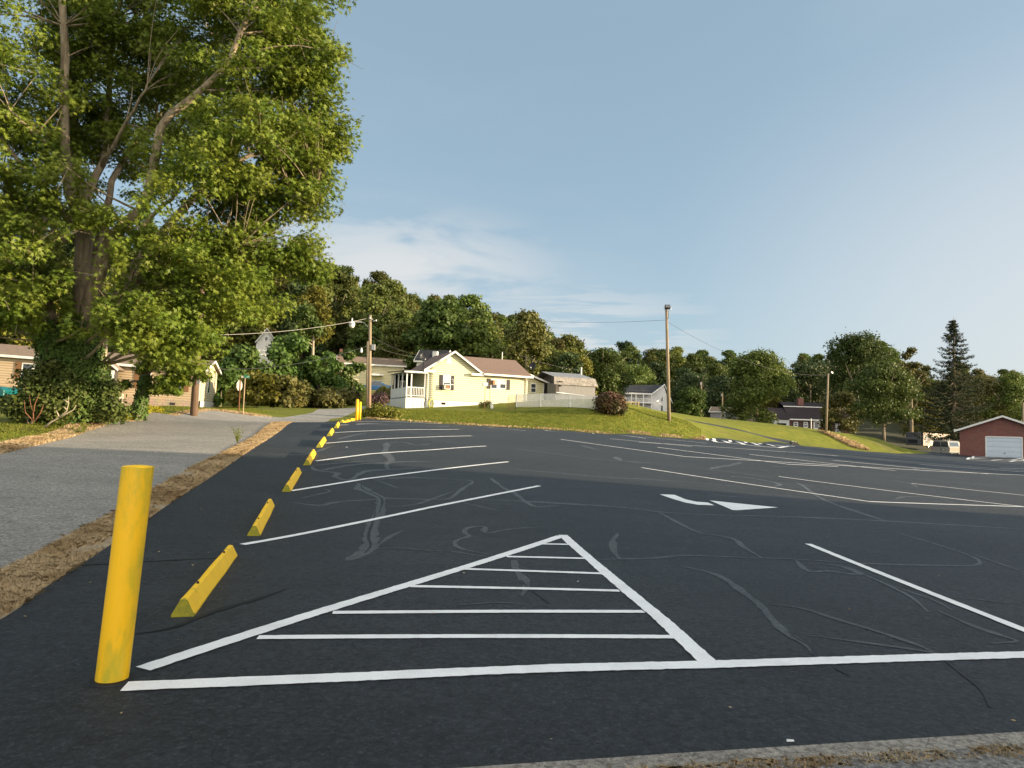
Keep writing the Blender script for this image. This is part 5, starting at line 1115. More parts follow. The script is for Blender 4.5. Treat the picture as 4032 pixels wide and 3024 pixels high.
# pole 4: floodlight on second mound
x, y = axy(3252, 1708, 88); p = Vector((x, y, Z(x, y) - .1)); d = at(3261, 1470, 88) - p
t = empty('floodlight_pole', p, 0, 'shorter wooden pole with a small floodlight beside the dry grass patch on the slope', 'light pole')
MB().tube([(0, 0, -.3), d * .5, d], [.14, .12, .10], 12).build('shaft', 'pole_wood', t, smooth=True)
c = d + Vector((.38, 0, .1)); o = MB().prism([(-.14, -.13), (.14, -.2), (.14, .14), (-.1, .16)], 'x', -.2, .2).build('lamp_head', 'black_metal', t, bevel=.02); o.location = c; o.rotation_euler = (0, .25, .5)
MB().box(-.17, -.15, -.09, .17, -.143, .1).build('lens', 'lamp_glass', o); MB().tube([d + Vector((0, 0, -.12)), d + Vector((.25, 0, -.06)), c + Vector((-.1, 0, -.1))], .03, 6).build('bracket', 'galv', t)
f4 = p + d + Vector((-.1, 0, -.2))
for px, pt_, pb_, Y, r_, lab in ((2761, 1504, 1640, 130, .16, 'distant grey utility pole rising behind the round juniper'), (2844, 1548, 1650, 125, .14, 'distant wooden pole left of the big round tree'),
      (3194, 1648, 1680, 97, .06, 'thin white post at the crest of the slope in front of the brick house'), (4028, 1585, 1690, 130, .2, 'wooden pole behind the brick garage at the right edge'), (1654, 1340, 1440, 112, .1, 'white service pole above the porch roof'), (2289, 1447, 1490, 88, .1, 'short pole top showing above the shed roof')):
    a, b = at(px, pt_, Y), at(px, pb_, Y); t = empty('utility_pole', b, 0, lab, 'utility pole'); MB().tube([(0, 0, -2.5), a - b], [r_ * 1.1, r_ * .9], 8).build('shaft', 'pole_wood' if r_ > .11 else 'white_trim', t)
    if r_ > .11 and px != 4028: MB().box(-.35, -r_ - .05, (a - b).z - .55, -.05, -r_, (a - b).z - .1).build('insulator', 'galv', t)
t12 = lambda px, py, Y: at(px, py, Y)
wire('power_line', (at(640, 1318, 44), at(1446, 1254, 58)), .45, .016, 'wire_pale', 'pale thick cable sagging from the maple to the top of the street lamp pole')
wire('power_line', (at(850, 1453, 60), at(1449, 1362, 58)), .6, .016, 'wire_pale', 'pale twisted cable from the mobile home gable up to the street lamp pole')
wire('power_line', (at(1462, 1325, 58), at(1655, 1400, 90)), .25, .012, 'wire', 'upper dark cable running right from the street lamp pole')
wire('power_line', (at(1466, 1362, 58), at(1680, 1410, 66)), .2, .012, 'wire', 'middle dark cable running from the lamp pole to the yellow house gable')
wire('power_line', (at(1462, 1420, 58), at(1604, 1455, 65)), .15, .012, 'wire', 'lower cable from the lamp pole to the porch roof')
wire('power_line', (at(1658, 1370, 95), at(2024, 1392, 75)), .45, .014, 'wire', 'cable passing behind the yellow gable to the mast on the brown roof')
wire('power_line', (at(2040, 1394, 75), at(2288, 1456, 88)), .3, .014, 'wire', 'cable from the roof mast to the pole behind the shed')
wire('power_line', (at(2100, 1258, 120), fl - Vector((.1, 0, 1.05))), .35, .014, 'wire', 'thin cable crossing the sky to the tall floodlight pole')
wire('power_line', (fl - Vector((-.1, 0, 1.2)), f4), 1.4, .014, 'wire', 'long sagging cable between the two floodlight poles')

# signs
x, y = axy(957, 1629, 42); p = Vector((x, y, Z(x, y)))
t = empty('stop_sign', at(939, 1625, 42.5), R(80), 'back of an octagonal stop sign on a brown post at the road junction', 'road sign'); t.location.z = Z(t.location.x, t.location.y)
z1 = at(938, 1500, 42.5).z - t.location.z
zc_ = at(937, 1518, 42.5).z - t.location.z; zt_ = z1 + .05
m = MB().prism([(.33 * math.cos(R(22.5 + 45 * k)), zc_ + .33 * math.sin(R(22.5 + 45 * k))) for k in range(8)], 'y', .03, .036); m.build('sign_plate', 'sign_back', t); t.children[0].scale = (1.0, 1, 1)
MB().box(-.03, -.03, -.2, .03, .029, zc_ + .34).build('post', 'rust_post', t)
t = empty('street_name_sign', p, R(12), 'green street name sign on a thin tan post beside the stop sign', 'road sign'); z1 = at(957, 1488, 42).z - p.z
MB().tube([(0, 0, -.2), (0.0, 0, z1)], .032, 8).build('post', 'tan_post', t); 
b1 = MB().box(-.02, -.012, z1, .26, .012, z1 + .15).build('name_blade', 'sign_green', t); b2 = MB().box(-.22, .02, z1 - .0, -.0, .035, z1 + .13).build('name_blade', 'sign_back', t); MB().box(-.06, -.03, z1 + .155, .1, .03, z1 + .17).build('cross_blade', 'sign_green', t)
def text(par, s, size, loc, rot, m):
    c = bpy.data.curves.new('lettering', 'FONT'); c.body = s; c.size = size; c.extrude = .001; c.align_x = 'CENTER'
    tmp = bpy.data.objects.new('lettering', c); C.objects.link(tmp); dg = bpy.context.evaluated_depsgraph_get(); me = bpy.data.meshes.new_from_object(tmp.evaluated_get(dg)); bpy.data.objects.remove(tmp)
    o = bpy.data.objects.new('lettering', me); me.materials.clear(); me.materials.append(MATS[m]); C.objects.link(o); o.location = loc; o.rotation_euler = rot; o.parent = par; return o
text(b1, 'ST', .15, (.17, -.016, z1 + .02), (R(90), 0, 0), 'plate_white')

# ================================================================ vehicles
def wheel(par, x, y, z, r_, w_, side=-1):
    o = MB().lathe([(r_ * .55, -w_ / 2), (r_ * .92, -w_ / 2), (r_, -w_ * .35), (r_, w_ * .35), (r_ * .92, w_ / 2), (r_ * .55, w_ / 2)], 24).build('wheel', 'tyre', par, smooth=False)
    o.rotation_euler = (R(90), 0, 0); o.location = (x, y, z)
    m = MB().lathe([(r_ * .56, -.03), (r_ * .5, .02), (r_ * .2, .0), (.03, .03)], 20)
    q = m.build('rim', 'rim', o); q.location = (0, 0, (-side) * (w_ / 2 - .01)); 
    if side < 0: pass
    return o
def car_body(par, L_, W_, side, m, name='body', bevel=.06, n=3):
    """side = outline (x,z) of the body, slightly tucked in towards the roof"""
    zs = [p[1] for p in side]; zmx = max(zs); b = MB(); rows = [-W_/2, -W_/2 + .04, 0, W_/2 - .04, W_/2]; k = len(side); v = []
    for i, y in enumerate(rows):
        for (x, z) in side:
            tk = 1 - .16 * max(0, (z - .85)) / max(.1, zmx - .85) * 1.0 if z > .85 else 1
            sq = .985 if i in (0, 4) else 1; v.append((L_ / 2 + (x - L_ / 2) * sq, y * tk, z * (.995 if i in (0, 4) else 1)))
    f = [(i * k + j, i * k + (j + 1) % k, (i + 1) * k + (j + 1) % k, (i + 1) * k + j) for i in range(4) for j in range(k)]; f += [tuple(range(k))[::-1], tuple(4 * k + j for j in range(k))]
    return b.add(v, f).build(name, m, par, bevel=bevel)
# green pickup at the left edge, front wheel in view
p = at(20, 1572, 41); o = at(20, 1572, 41); zt_ = Z(o.x, o.y)
tr = empty('pickup_truck', (o.x - 4.35, o.y - .0, zt_ + .0), R(2), 'teal green pickup truck cut off by the left edge, in front of the mobile home', 'truck'); TL = 4.8
if True:
    side = [(0, .45), (0, .95), (1.6, 1.0), (1.65, 1.55), (1.85, 1.62), (2.9, 1.6), (3.35, 1.08), (4.55, .98), (4.72, .8), (4.72, .45)]
    car_body(tr, TL, 1.75, side, 'truck_green')
for x in (.95, 3.75):
    MB().tube([(x + .47 * math.cos(a), -.87, .36 + .47 * math.sin(a)) for a in np.linspace(0, math.pi, 12)], .035, 6).build('wheel_arch', 'truck_green', tr)
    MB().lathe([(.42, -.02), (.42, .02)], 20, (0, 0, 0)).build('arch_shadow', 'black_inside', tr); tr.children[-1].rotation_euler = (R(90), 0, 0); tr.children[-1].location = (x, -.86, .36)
    wheel(tr, x, -.80, .33, .34, .24); wheel(tr, x, .80, .33, .34, .24, 1)
MB().add([(1.75, -.845, 1.05), (3.15, -.845, 1.08), (2.75, -.80, 1.5), (1.85, -.80, 1.5)], [(0,1,2,3)]).build('side_window', 'glass', tr); MB().box(4.70, -.8, .4, 4.80, .8, .58).build('bumper', 'black_metal', tr)
# blue sedan
o = at(1436, 1545, 86); x, y = o.x, o.y; zt_ = at(1460, 1547, 86).z
cb = empty('blue_sedan', (x - 1.0, y, zt_), R(3), 'blue sedan parked behind the lamp pole on the hillside drive', 'car')
side = [(0, .35), (0, .62), (.35, .8), (1.1, .88), (1.75, 1.30), (2.2, 1.40), (2.95, 1.38), (3.65, .98), (4.25, .93), (4.35, .7), (4.3, .35)]
car_body(cb, 4.35, 1.7, side, 'car_blue'); MB().add([(1.4, -.855, .92), (3.35, -.85, .96), (2.85, -.78, 1.3), (1.9, -.78, 1.32)], [(0,1,2,3)]).build('side_window', 'glass', cb)
for x in (.85, 3.45): wheel(cb, x, -.80, .31, .31, .2); wheel(cb, x, .80, .31, .31, .2, 1)
MB().box(4.22, -.86, .66, 4.36, -.6, .84).build('tail_light', 'tail_red', cb)
# silver van, back towards the lot
VF = Frame(at(3667, 1786, 118), R(-50)); vz = VF.wp(3700, 1785)[1]
vn = empty('passenger_van', VF.o, R(-50), 'silver passenger van seen from behind, parked against the brick garage', 'van')
W2 = VF.wp(3740, 1760)[0]; top = VF.wp(3700, 1733)[1]; 
bw = W2; prof = [(.02, .25), (0, .45), (.0, 1.15), (.14, 1.3), (.26, top - .25), (.45, top - .05), (bw / 2, top), (bw - .45, top - .05), (bw - .26, top - .25), (bw - .14, 1.3), (bw, 1.15), (bw, .45), (bw - .02, .25)]
n = len(prof); v = [(a, 0, b) for a, b in prof] + [(a, 5.2, b) for a, b in prof]
MB().add(v, [tuple(range(n)), tuple(range(2 * n - 1, n - 1, -1))] + [(i, n + i, n + (i + 1) % n, (i + 1) % n) for i in range(n)]).build('body', 'van_silver', vn, bevel=.05)
# gold flank seen on the right: body skewed away
MB().add([(bw + .006, .3, .5), (bw + .006, 5.0, .5), (bw + .006, 5.0, 1.12), (bw + .006, .3, 1.12)], [(0,1,2,3)]).build('side_panel', 'van_gold', vn)
MB().add([(bw - .125, .35, 1.32), (bw - .125, 4.6, 1.32), (bw - .24, 4.4, top - .3), (bw - .24, .5, top - .3)], [(0,1,2,3)]).build('side_window', 'glass', vn)
for x0, x1 in ((.28, bw / 2 - .06), (bw / 2 + .06, bw - .28)):
    MB().add([(x0 - .04 * (x0 < 1), -.012, 1.18), (x1 + .04 * (x1 > 1), -.012, 1.18), (x1 - .03, -.012, top - .25), (x0 + .03, -.012, top - .25)], [(0,1,2,3)]).build('rear_window', 'glass', vn)
MB().box(bw / 2 - .012, -.01, .42, bw / 2 + .012, -.001, top - .12).build('door_seam', 'black_metal', vn)
pl = MB().box(bw / 2 + .12, -.03, .62, bw / 2 + .72, -.002, .88).build('plate_recess', 'black_metal', vn); MB().box(bw / 2 + .25, -.04, .67, bw / 2 + .62, -.031, .83).build('number_plate', 'plate_white', pl)
MB().box(-.03, -.16, .24, bw + .03, .05, .42).build('bumper', 'van_silver', vn, bevel=.03)
for z0 in (.7,): MB().box(.0, -.012, z0, .1, .02, z0 + .35).build('tail_light', 'tail_red', vn); MB().box(bw - .1, -.012, z0, bw, .02, z0 + .35).build('tail_light', 'tail_red', vn)
for x in (.12, bw - .12):
    for yy in (.9, 4.1): o = wheel(vn, x, yy, .1, .34, .22); o.rotation_euler = (R(90), 0, R(90))
# motorhome
RF = Frame(at(3566, 1758, 150), R(-59)); rv = empty('motorhome', RF.o, RF.rz, 'large dark and tan motorhome parked under the trees behind the silver van', 'motorhome')
bw = RF.wp(3636, 1720)[0]; top = RF.wp(3600, 1702)[1]; Lx = bw; _ys = [q * .25 for q in range(8, 60)]; LY = min(_ys, key=lambda q: abs(RF.wp(3738, 1715, q)[0] - bw))
MB().box(0, 0, .35, bw, .3, top).build('rear_wall', 'rv_dark', rv, bevel=.1)
sv = [(bw, .0, .35), (Lx, LY, .35), (Lx, LY, top - .2), (bw, .0, top)]
MB().add(sv + [(a - 2.5, b + .3, c) for a, b, c in sv], [(0,1,2,3),(7,6,5,4),(0,4,5,1),(1,5,6,2),(2,6,7,3),(3,7,4,0)]).build('side_wall', 'rv_tan', rv)
def onside(u0, u1, z0, z1, m, nm, off=.02):
    a = Vector(sv[0]).lerp(Vector(sv[1]), u0); b = Vector(sv[0]).lerp(Vector(sv[1]), u1); return MB().add([(a.x + off, a.y - off, z0), (b.x + off, b.y - off, z0), (b.x + off, b.y - off, z1), (a.x + off, a.y - off, z1)], [(0,1,2,3)]).build(nm, m, rv)
onside(.05, .24, .45, top - .5, 'black_metal', 'door'); onside(.30, .52, 1.2, top - .15, 'rv_cream', 'swirl_stripe'); onside(.62, .74, 1.5, top - .5, 'black_metal', 'side_window'); onside(0, 1, 1.0, 1.2, 'rv_cream', 'stripe'); onside(.86, .98, 1.3, top - .5, 'glass', 'cab_window')
MB().add([(bw + .1, 0, top + .01), (Lx + .1, LY, top - .15), (Lx - 2.5, LY + .3, top - .1), (0, .3, top + .02)], [(0,1,2,3)]).build('roof', 'rv_cream', rv)
MB().box(.05, -.02, 1.85, bw - .02, -.001, 2.0).box(.05, -.02, 1.6, bw - .02, -.001, 1.68).build('stripe', 'rv_swirl', rv)
for s_ in (0, .13): MB().tube([(bw * .72, -.03, top - .6), (bw * .5 + s_, -.03, top - .85), (bw * .38 + s_, -.03, top - 1.15), (bw * .5 + s_, -.03, top - 1.4), (bw * .72, -.03, top - 1.5)], .03, 5).build('swirl', 'rv_swirl', rv)
MB().tube([(.1, -.03, top - .55), (bw * .35, -.03, top - .6), (bw * .45, -.03, top - .8)], .03, 5).build('swirl', 'rv_swirl', rv)
m = MB().tube([(bw * .72, -.1, .45), (bw * .72, -.1, top + .2)], .03, 6).tube([(bw * .83, -.1, .45), (bw * .83, -.1, top + .2)], .03, 6)
for k in range(9): m.tube([(bw * .72, -.1, .6 + k * .35), (bw * .83, -.1, .6 + k * .35)], .02, 5)
m.build('ladder', 'galv', rv); MB().box(bw * .15, -.015, .8, bw * .68, -.001, 1.45).build('engine_grille', 'black_metal', rv)
for u in (.2, .8): q = Vector(sv[0]).lerp(Vector(sv[1]), u); o = wheel(rv, q.x - .2, q.y, .3, .42, .25); o.rotation_euler = (R(90), 0, R(90))

# small black planters where the path meets the lot
for px, Y, lab in ((3120, 77.5, 'left one of two small black boxes at the foot of the path'), (3133, 78, 'right one of two small black boxes at the foot of the path')):
    x, y = axy(px, 1754, Y); t = empty('black_box', (x, y, Z(x, y)), R(10), lab, 'box', 'black boxes at the foot of the path'); MB().prism([(-.16, 0), (.16, 0), (.2, .34), (-.2, .34)], 'y', -.15, .15).build('tub', 'black_metal', t); MB().tube([(-.1, 0, .3), (.02, 0, .46), (.12, 0, .33)], .03, 6).build('handle', 'plate_white', t)
# litter
for i, (px, py, lab) in enumerate(((3110, 2922, 'small white scrap lying near the concrete kerb'), (1364, 1762, 'tiny white pebble between the far stall lines'), (2275, 2292, 'tiny white chip inside the hatched triangle'))):
    p = ground(px, py, .006); s = .02 if i == 0 else (.035 if i == 1 else .008)
    o = MB().add([(-s, -s * .5, .0), (s, -s * .3, .0), (s * 1.1, s * .4, .004), (-s * .6, s * .6, .004), (0, 0, s * .3)], [(0,1,4),(1,2,4),(2,3,4),(3,0,4),(3,2,1,0)]).build('litter', 'plate_white'); o.location = p; tag(o, lab, 'litter')

# ================================================================ the big maple
TB = at(300, 1650, 26); TB.z = Z(TB.x, TB.y)
mt = empty('maple_tree', TB, 0, 'huge many-stemmed maple filling the upper left, its base wrapped in ivy', 'tree')
def S(px, py, Y): return at(px, py, Y) - TB
def c1(x, y, Y): return S(x * .678, y * .678, Y)          # picture crop coordinates
def c2(x, y, Y): return S(x * .407, 1000 + y * .407, Y)
base_ = Vector((0, 0, -.3))
STEMS = [ ([base_ + Vector((.1,0,0)), c2(740,1250,26), c2(800,560,26), c2(800,0,26), c1(500,1330,26), c1(420,1180,25.6), c1(375,960,25.2), c1(370,600,25), c1(375,250,24.8), c1(350,-150,24.5)], .44, .10),
 ([c2(800,300,26.2), c1(470,1250,26.6), c1(430,1000,27.2), c1(430,500,27.6), c1(470,200,28), c1(520,-200,28.5)], .30, .10),
 ([c2(780,900,26), c2(900,350,25.8), c2(1000,0,25.5), c1(680,1340,25.2), c1(850,1190,24.8), c1(900,880,24.4), c1(940,700,24.2), c1(1130,560,24), c1(1310,400,23.8), c1(1420,130,23.5), c1(1560,-150,23.2)], .30, .06),
 ([base_ + Vector((.5,.3,0)), c2(960,900,26.5), c2(1130,400,27), c2(1330,80,27.4), c1(1080,1180,27.8), c1(1350,950,28.2), c1(1480,890,28.4), c1(1750,860,28.6)], .30, .05),
 ([base_ + Vector((-.8,-.1,0)), c2(520,950,25.5), c2(470,600,25.2), c2(400,300,25), c2(330,0,24.8), c1(130,1350,24.6), c1(60,1100,24.4), c1(-150,700,24)], .33, .08),
 ([c1(430,1310,25.8), c1(320,1180,25.2), c1(240,1090,24.6), c1(120,960,24), c1(-80,700,23.5)], .15, .05),
 ([c1(450,1380,26.4), c1(370,1400,26.2), c1(220,1200,26.6), c1(70,1050,27), c1(-200,760,27.5)], .16, .05),
 ([c1(480,1230,26.6), c1(540,1060,26.7), c1(615,900,26.8), c1(630,640,27), c1(640,300,27.2), c1(700,40,27.4), c1(740,-200,27.6)], .18, .06),
 ([c1(590,960,26.6), c1(640,880,26.0), c1(700,760,25.4), c1(800,590,24.7), c1(860,500,24.5)], .10, .03),
 ([c1(360,930,24.9), c1(290,850,24.3), c1(170,760,23.7), c1(60,640,23.2)], .12, .04),
 ([c2(1200,380,27), c1(1250,1210,26.4), c1(1430,1150,26), c1(1650,1130,25.6), c1(1850,1060,25.3)], .14, .03),
 ([c2(1120,460,26.2), c1(1080,1330,25), c1(1250,1390,24.6), c1(1400,1420,24.3)], .10, .02),
 ([c2(860,260,26.3), c1(620,1200,26.8), c1(660,1000,27.4), c1(850,750,28.5), c1(1100,500,29.5), c1(1300,150,30), c1(1400,-200,30.5)], .16, .05),
 ([c2(960,250,25.7), c1(700,1420,25.3), c1(780,1380,25), c1(860,1270,24.8), c1(1000,1150,24.4)], .16, .05) ]
print('maple'); tm = MB(); stem_pts = []
for pts_, r0, r1 in STEMS:
    q = smooth_poly([Vector(p) for p in pts_], 1); n = len(q)
    q = [p + Vector((random.uniform(-.04, .04), random.uniform(-.04, .04), 0)) for p in q]
    tm.tube(q, [r0 + (r1 - r0) * (i / (n - 1)) ** .8 for i in range(n)], 10)
    for i, p in enumerate(q): stem_pts.append((p, r0 + (r1 - r0) * i / (n - 1)))
# envelope lumps of foliage, given where they stand in the picture (px, py, distance, radius m)
ENV = [(150,150,25,3.2),(420,60,27,3.2),(700,120,27,3.0),(950,130,25.5,2.8),(1120,120,25,2.2),(1180,330,25,2.0),(1000,350,24.5,2.6),(1240,520,26,1.5),(1100,560,25,2.2),(900,600,24,2.4),
 (1080,740,25.5,2.0),(1200,660,25.5,1.3),(1180,790,25.5,1.1),(950,850,26,2.0),(760,760,24,2.3),(560,480,28,2.6),(300,420,27,2.6),(80,420,24,2.4),(60,700,23.5,2.3),(260,760,24,1.6),(420,900,24,1.6),
 (620,1000,24,1.8),(820,1010,24.5,1.8),(980,1010,25.5,1.6),(1090,1040,26,1.3),(1190,1000,26,.9),(1250,1045,26.3,.7),(1290,640,26,.9),(1330,560,26,.8),(1300,300,25,1.0),(1180,120,25,1.6),(60,1000,23.5,2.1),(230,1080,25,1.5),(480,1140,24,1.6),(700,1180,24,1.7),(900,1150,25,1.5),(1000,1200,26,1.0),
 (40,1200,24.5,1.8),(180,1230,24,1.1),(560,1290,23.6,1.3),(700,1330,24,1.2),(430,1280,23.4,1.1),(690,1385,24,.7),(760,1300,24.5,1.0),(-250,300,26,4),(-300,800,25,3.6),(-250,1150,25,2.8),
 (300,-250,27,4),(800,-250,27,4),(1150,-150,26.5,2.6),(560,200,29.5,3),(800,420,29,2.8),(1000,-50,25,2.4),(480,650,28.5,2.2),(680,560,25.5,1.7)]
clus = []; tips = []
for px, py, Y, r_ in ENV:
    c = S(px, py, Y); out_f = px < -100 or py < -100; k = int((5.2 if not out_f else 1.6) * r_ ** 2 * .9) + 3
    for _ in range(k):
        d = rng.normal(size=3); d /= np.linalg.norm(d); rr = r_ * (rng.random() ** .45) * (1.32 if rng.random() < .12 else 1)
        clus.append((c.x + d[0] * rr, c.y + d[1] * rr * 1.0, c.z + d[2] * rr * .85))
clus = np.array(clus)
SP = np.array([tuple(p) for p, _ in stem_pts])
for i, c in enumerate(clus):
    if i % 2: continue
    cv = Vector(c); dd = np.linalg.norm(SP - c + np.array([0, 0, .6]), axis=1); j = int(dd.argmin()); p, r_ = stem_pts[j]
    if p.z > cv.z + .3:
        low = np.where(SP[:, 2] < c[2] - .2, dd, 1e9); j = int(low.argmin()); p, r_ = stem_pts[j]
    L_ = (cv - p).length
    if p.z > cv.z + .2 or L_ > 4.5: continue
    mid = p.lerp(cv, .5) + Vector((random.uniform(-.2, .2), random.uniform(-.2, .2), random.uniform(-.1, .35))) * L_ * .4
    r0 = min(r_ * .45, .012 + .014 * L_); q = smooth_poly([p, mid, cv], 1); n = len(q); tm.tube(q, [r0 + (.010 - r0) * k / (n - 1) for k in range(n)], 5, False)
    for _ in range(3):
        e = cv + Vector(rng.normal(size=3)) * .45; tips.append(tuple(e)); tm.tube([q[-2].lerp(cv, .4), e], [.012, .005], 3, False)
tm.build('trunk', 'bark', mt, smooth=True)
nc = len(clus); per = 175; ci = np.repeat(np.arange(nc), per)
rad = .55 + .25 * rng.random(nc)
d = rng.normal(size=(len(ci), 3)); d /= np.linalg.norm(d, axis=1, keepdims=True)
pos = clus[ci] + d * (rad[ci] * rng.random(len(ci)) ** .5)[:, None] * np.array([1.15, 1.15, .62])
nrm = d * .4 + np.array([.25, -.2, .75])
zz = pos[:, 2]; keep = ~((zz < 1.8) & (rng.random(len(zz)) < .8)); pos, nrm, ci = pos[keep], nrm[keep], ci[keep]
pale = (noise_ := np.array([noise.noise(Vector(c) * .35) for c in clus]))[ci] + rng.normal(size=len(ci)) * .22 > .42
WIN = [(285,900,362,1290,.97),(362,930,440,1130,.9),(505,980,560,1120,.9),(235,520,290,900,.8),(330,130,0,0,0),(160,500,200,560,.6),(175,1180,240,1420,.9),(370,560,400,640,.8),(590,470,650,640,.75),(940,560,1010,640,.7)]
_d = pos + np.array(tuple(TB)) - np.array(tuple(CAM)); _w = _d @ np.array(tuple(_f)); _px = CX + F_PX * (_d @ np.array(tuple(_r))) / _w; _py = CY - F_PX * (_d @ np.array(tuple(_u))) / _w
kk = np.ones(len(pos), bool); front = pos[:, 1] < .4
for x0_, y0_, x1_, y1_, pr in WIN: kk &= ~(front & (_px > x0_) & (_px < x1_) & (_py > y0_) & (_py < y1_) & (rng.random(len(pos)) < pr))
pos, nrm, ci, pale = pos[kk], nrm[kk], ci[kk], pale[kk]
leaf_mesh('crown', pos, .105 + .08 * rng.random(len(pos)), None, MAPLE, nrm, .85, 1.1, mt, ['maple_leaf', 'maple_leaf_pale'], pale.astype(int))
# ivy round the trunk base
def ivy(par, path, rad, n, sz, m='ivy_leaf', name='ivy'):
    P_ = np.array([tuple(p) for p in path]); seg = rng.integers(0, len(P_) - 1, n); t = rng.random((n, 1)); c = P_[seg] * (1 - t) + P_[seg + 1] * t
    a = rng.random(n) * 6.283; r_ = (np.array(rad)[seg] * (1 - t[:, 0]) + np.array(rad)[seg + 1] * t[:, 0]) * (.75 + .4 * rng.random(n)); dirv = np.stack([np.cos(a), np.sin(a), .15 * rng.normal(size=n)], 1)
    return leaf_mesh(name, c + dirv * r_[:, None], sz * (.7 + .6 * rng.random(n)), m, OVAL, dirv, .6, .8, par)
ivy(mt, [Vector((0, 0, 0)), c2(700, 1350, 25.7), c2(730, 1050, 25.8), c2(760, 800, 26), c2(790, 600, 26)], [1.35, 1.15, .95, .6, .42], 11000, .13)
ivy(mt, [Vector((-.7, 0, 0)), c2(540, 1100, 25.4), c2(500, 850, 25.3), c2(470, 650, 25.2)], [.7, .6, .45, .36], 2500, .13)

# ---- shrubs under and beside the maple -------------------------------------
def bush(name, base, blobs, m, label, cat='bush', n=3000, sz=.12, group=None, stems=5, shape=OVAL, jit=1.0, shell=.55, stem_m='bark', part='foliage'):
    o = empty(name, base, 0, label, cat, group); p, d = blob_points(blobs, n, shell)
    leaf_mesh(part, p, sz * (.6 + .8 * rng.random(n)), m, shape, d + np.array([0, 0, .3]), jit, parent=o)
    b = MB()
    for k in range(stems):
        q = blobs[k % len(blobs)]; b.tube([(random.uniform(-.1, .1), random.uniform(-.1, .1), -.1), (q[0] * .4, q[1] * .4, q[2] * .45), (q[0] * .9, q[1], q[2] + q[5] * .5)], [.03, .02, .006], 5, False)
    b.build('stems', stem_m, o); return o
def gbase(px, py, Y): x, y = axy(px, py, Y); return Vector((x, y, Z(x, y)))
b0 = gbase(120, 1660, 24.5)
bush('shrub', b0, [(-.35,0,.6,.7,.7,.5),(.2,.1,1.0,.8,.7,.7),(.0,0,1.5,.6,.6,.5),(.9,0,.6,.7,.6,.5),(.5,.2,1.9,.5,.5,.4),(1.1,.2,1.3,.6,.5,.6)], 'bush_leaf', 'loose dark green shrub left of the ivy-covered maple trunk', n=6500, sz=.12)
b0 = gbase(385, 1646, 25.5)
bush('shrub', b0, [(-.4,0,.7,.9,.7,.7),(.5,0,.5,.6,.6,.45),(-1.0,0,1.1,.7,.6,.8),(-1.6,-.1,.5,.6,.6,.5),(.1,.1,1.2,.6,.5,.5)], 'bush_leaf', 'dense green shrub to the right of the ivy-covered maple trunk', n=7000, sz=.12)
def dead_branch(base, segs, label, m='dead_twig', r0=.03):
    o = empty('dead_branch', base, 0, label, 'branch'); b = MB()
    for s in segs: b.tube([Vector(q) for q in s], [r0 * (1 - .75 * i / (len(s) - 1)) for i in range(len(s))], 6)
    b.build('limb', m, o, smooth=True); return o
b0 = gbase(215, 1668, 22.5)
q = lambda px, py: tuple(at(px, py, 22.4) - b0)
dead_branch(b0, [[q(175,1683), q(200,1662), q(232,1645), q(262,1620), q(270,1590), q(270,1560)], [q(232,1645), q(255,1632), q(290,1613), q(300,1595)], [q(232,1640), q(222,1615)], [q(262,1612), q(248,1600)], [q(268,1585), q(250,1572)]], 'bare pale fallen branch lying on the grass in front of the shrubs')
b0 = gbase(132, 1662, 23); q = lambda px, py: tuple(at(px, py, 22.9) - b0)
dead_branch(b0, [[q(133,1660), q(130,1620), q(120,1590), q(116,1556)], [q(131,1625), q(138,1590), q(155,1550)], [q(134,1660), q(100,1625), q(95,1575)], [q(138,1655), q(160,1625), q(172,1592)]], 'thin bare brown twigs standing up in front of the left shrub', 'rust_post', .022)
# small tree with ivy at the verge
b0 = gbase(545, 1624, 31)
t = empty('ivy_tree', b0, 0, 'small crooked ivy-wrapped tree in front of the mobile home', 'tree'); q = lambda px, py, Y=31: at(px, py, Y) - b0
m = MB(); m.tube([Vector((-.05, 0, -.2)), q(555, 1580), q(568, 1520), q(578, 1480)], [.24, .19, .17, .14], 10)
tw = [[q(575,1490), q(595,1460), q(610,1420)], [q(572,1500), q(550,1475), q(520,1450), q(470,1440)], [q(578,1480), q(585,1440), q(570,1400)], [q(575,1500), q(620,1490), q(680,1500)], [q(570,1505), q(530,1500), q(490,1510)]]
for w_ in tw: m.tube(w_, [.08, .04, .02, .012][:len(w_)] if len(w_) == 4 else [.08, .045, .015], 6)
m.build('trunk', 'bark', t, smooth=True)
ivy(t, [Vector((-.05, 0, 0)), q(555, 1580), q(568, 1520), q(578, 1480)], [.34, .28, .25, .2], 1600, .12)
bl = []
for px, py, r_ in ((640,1400,.9),(700,1440,.7),(600,1420,.6),(660,1500,.7),(720,1490,.5),(560,1450,.4),(620,1530,.45),(770,1450,.5),(800,1480,.35),(490,1510,.35),(690,1540,.3)): c = q(px, py); bl.append((c.x, c.y, c.z, r_, r_, r_ * .55))
p_, d_ = blob_points(bl, 3400, .8); leaf_mesh('crown', p_, .16 + .06 * rng.random(len(p_)), 'maple_leaf', MAPLE, d_ + np.array([0, -.2, .6]), .9, 1.0, t)
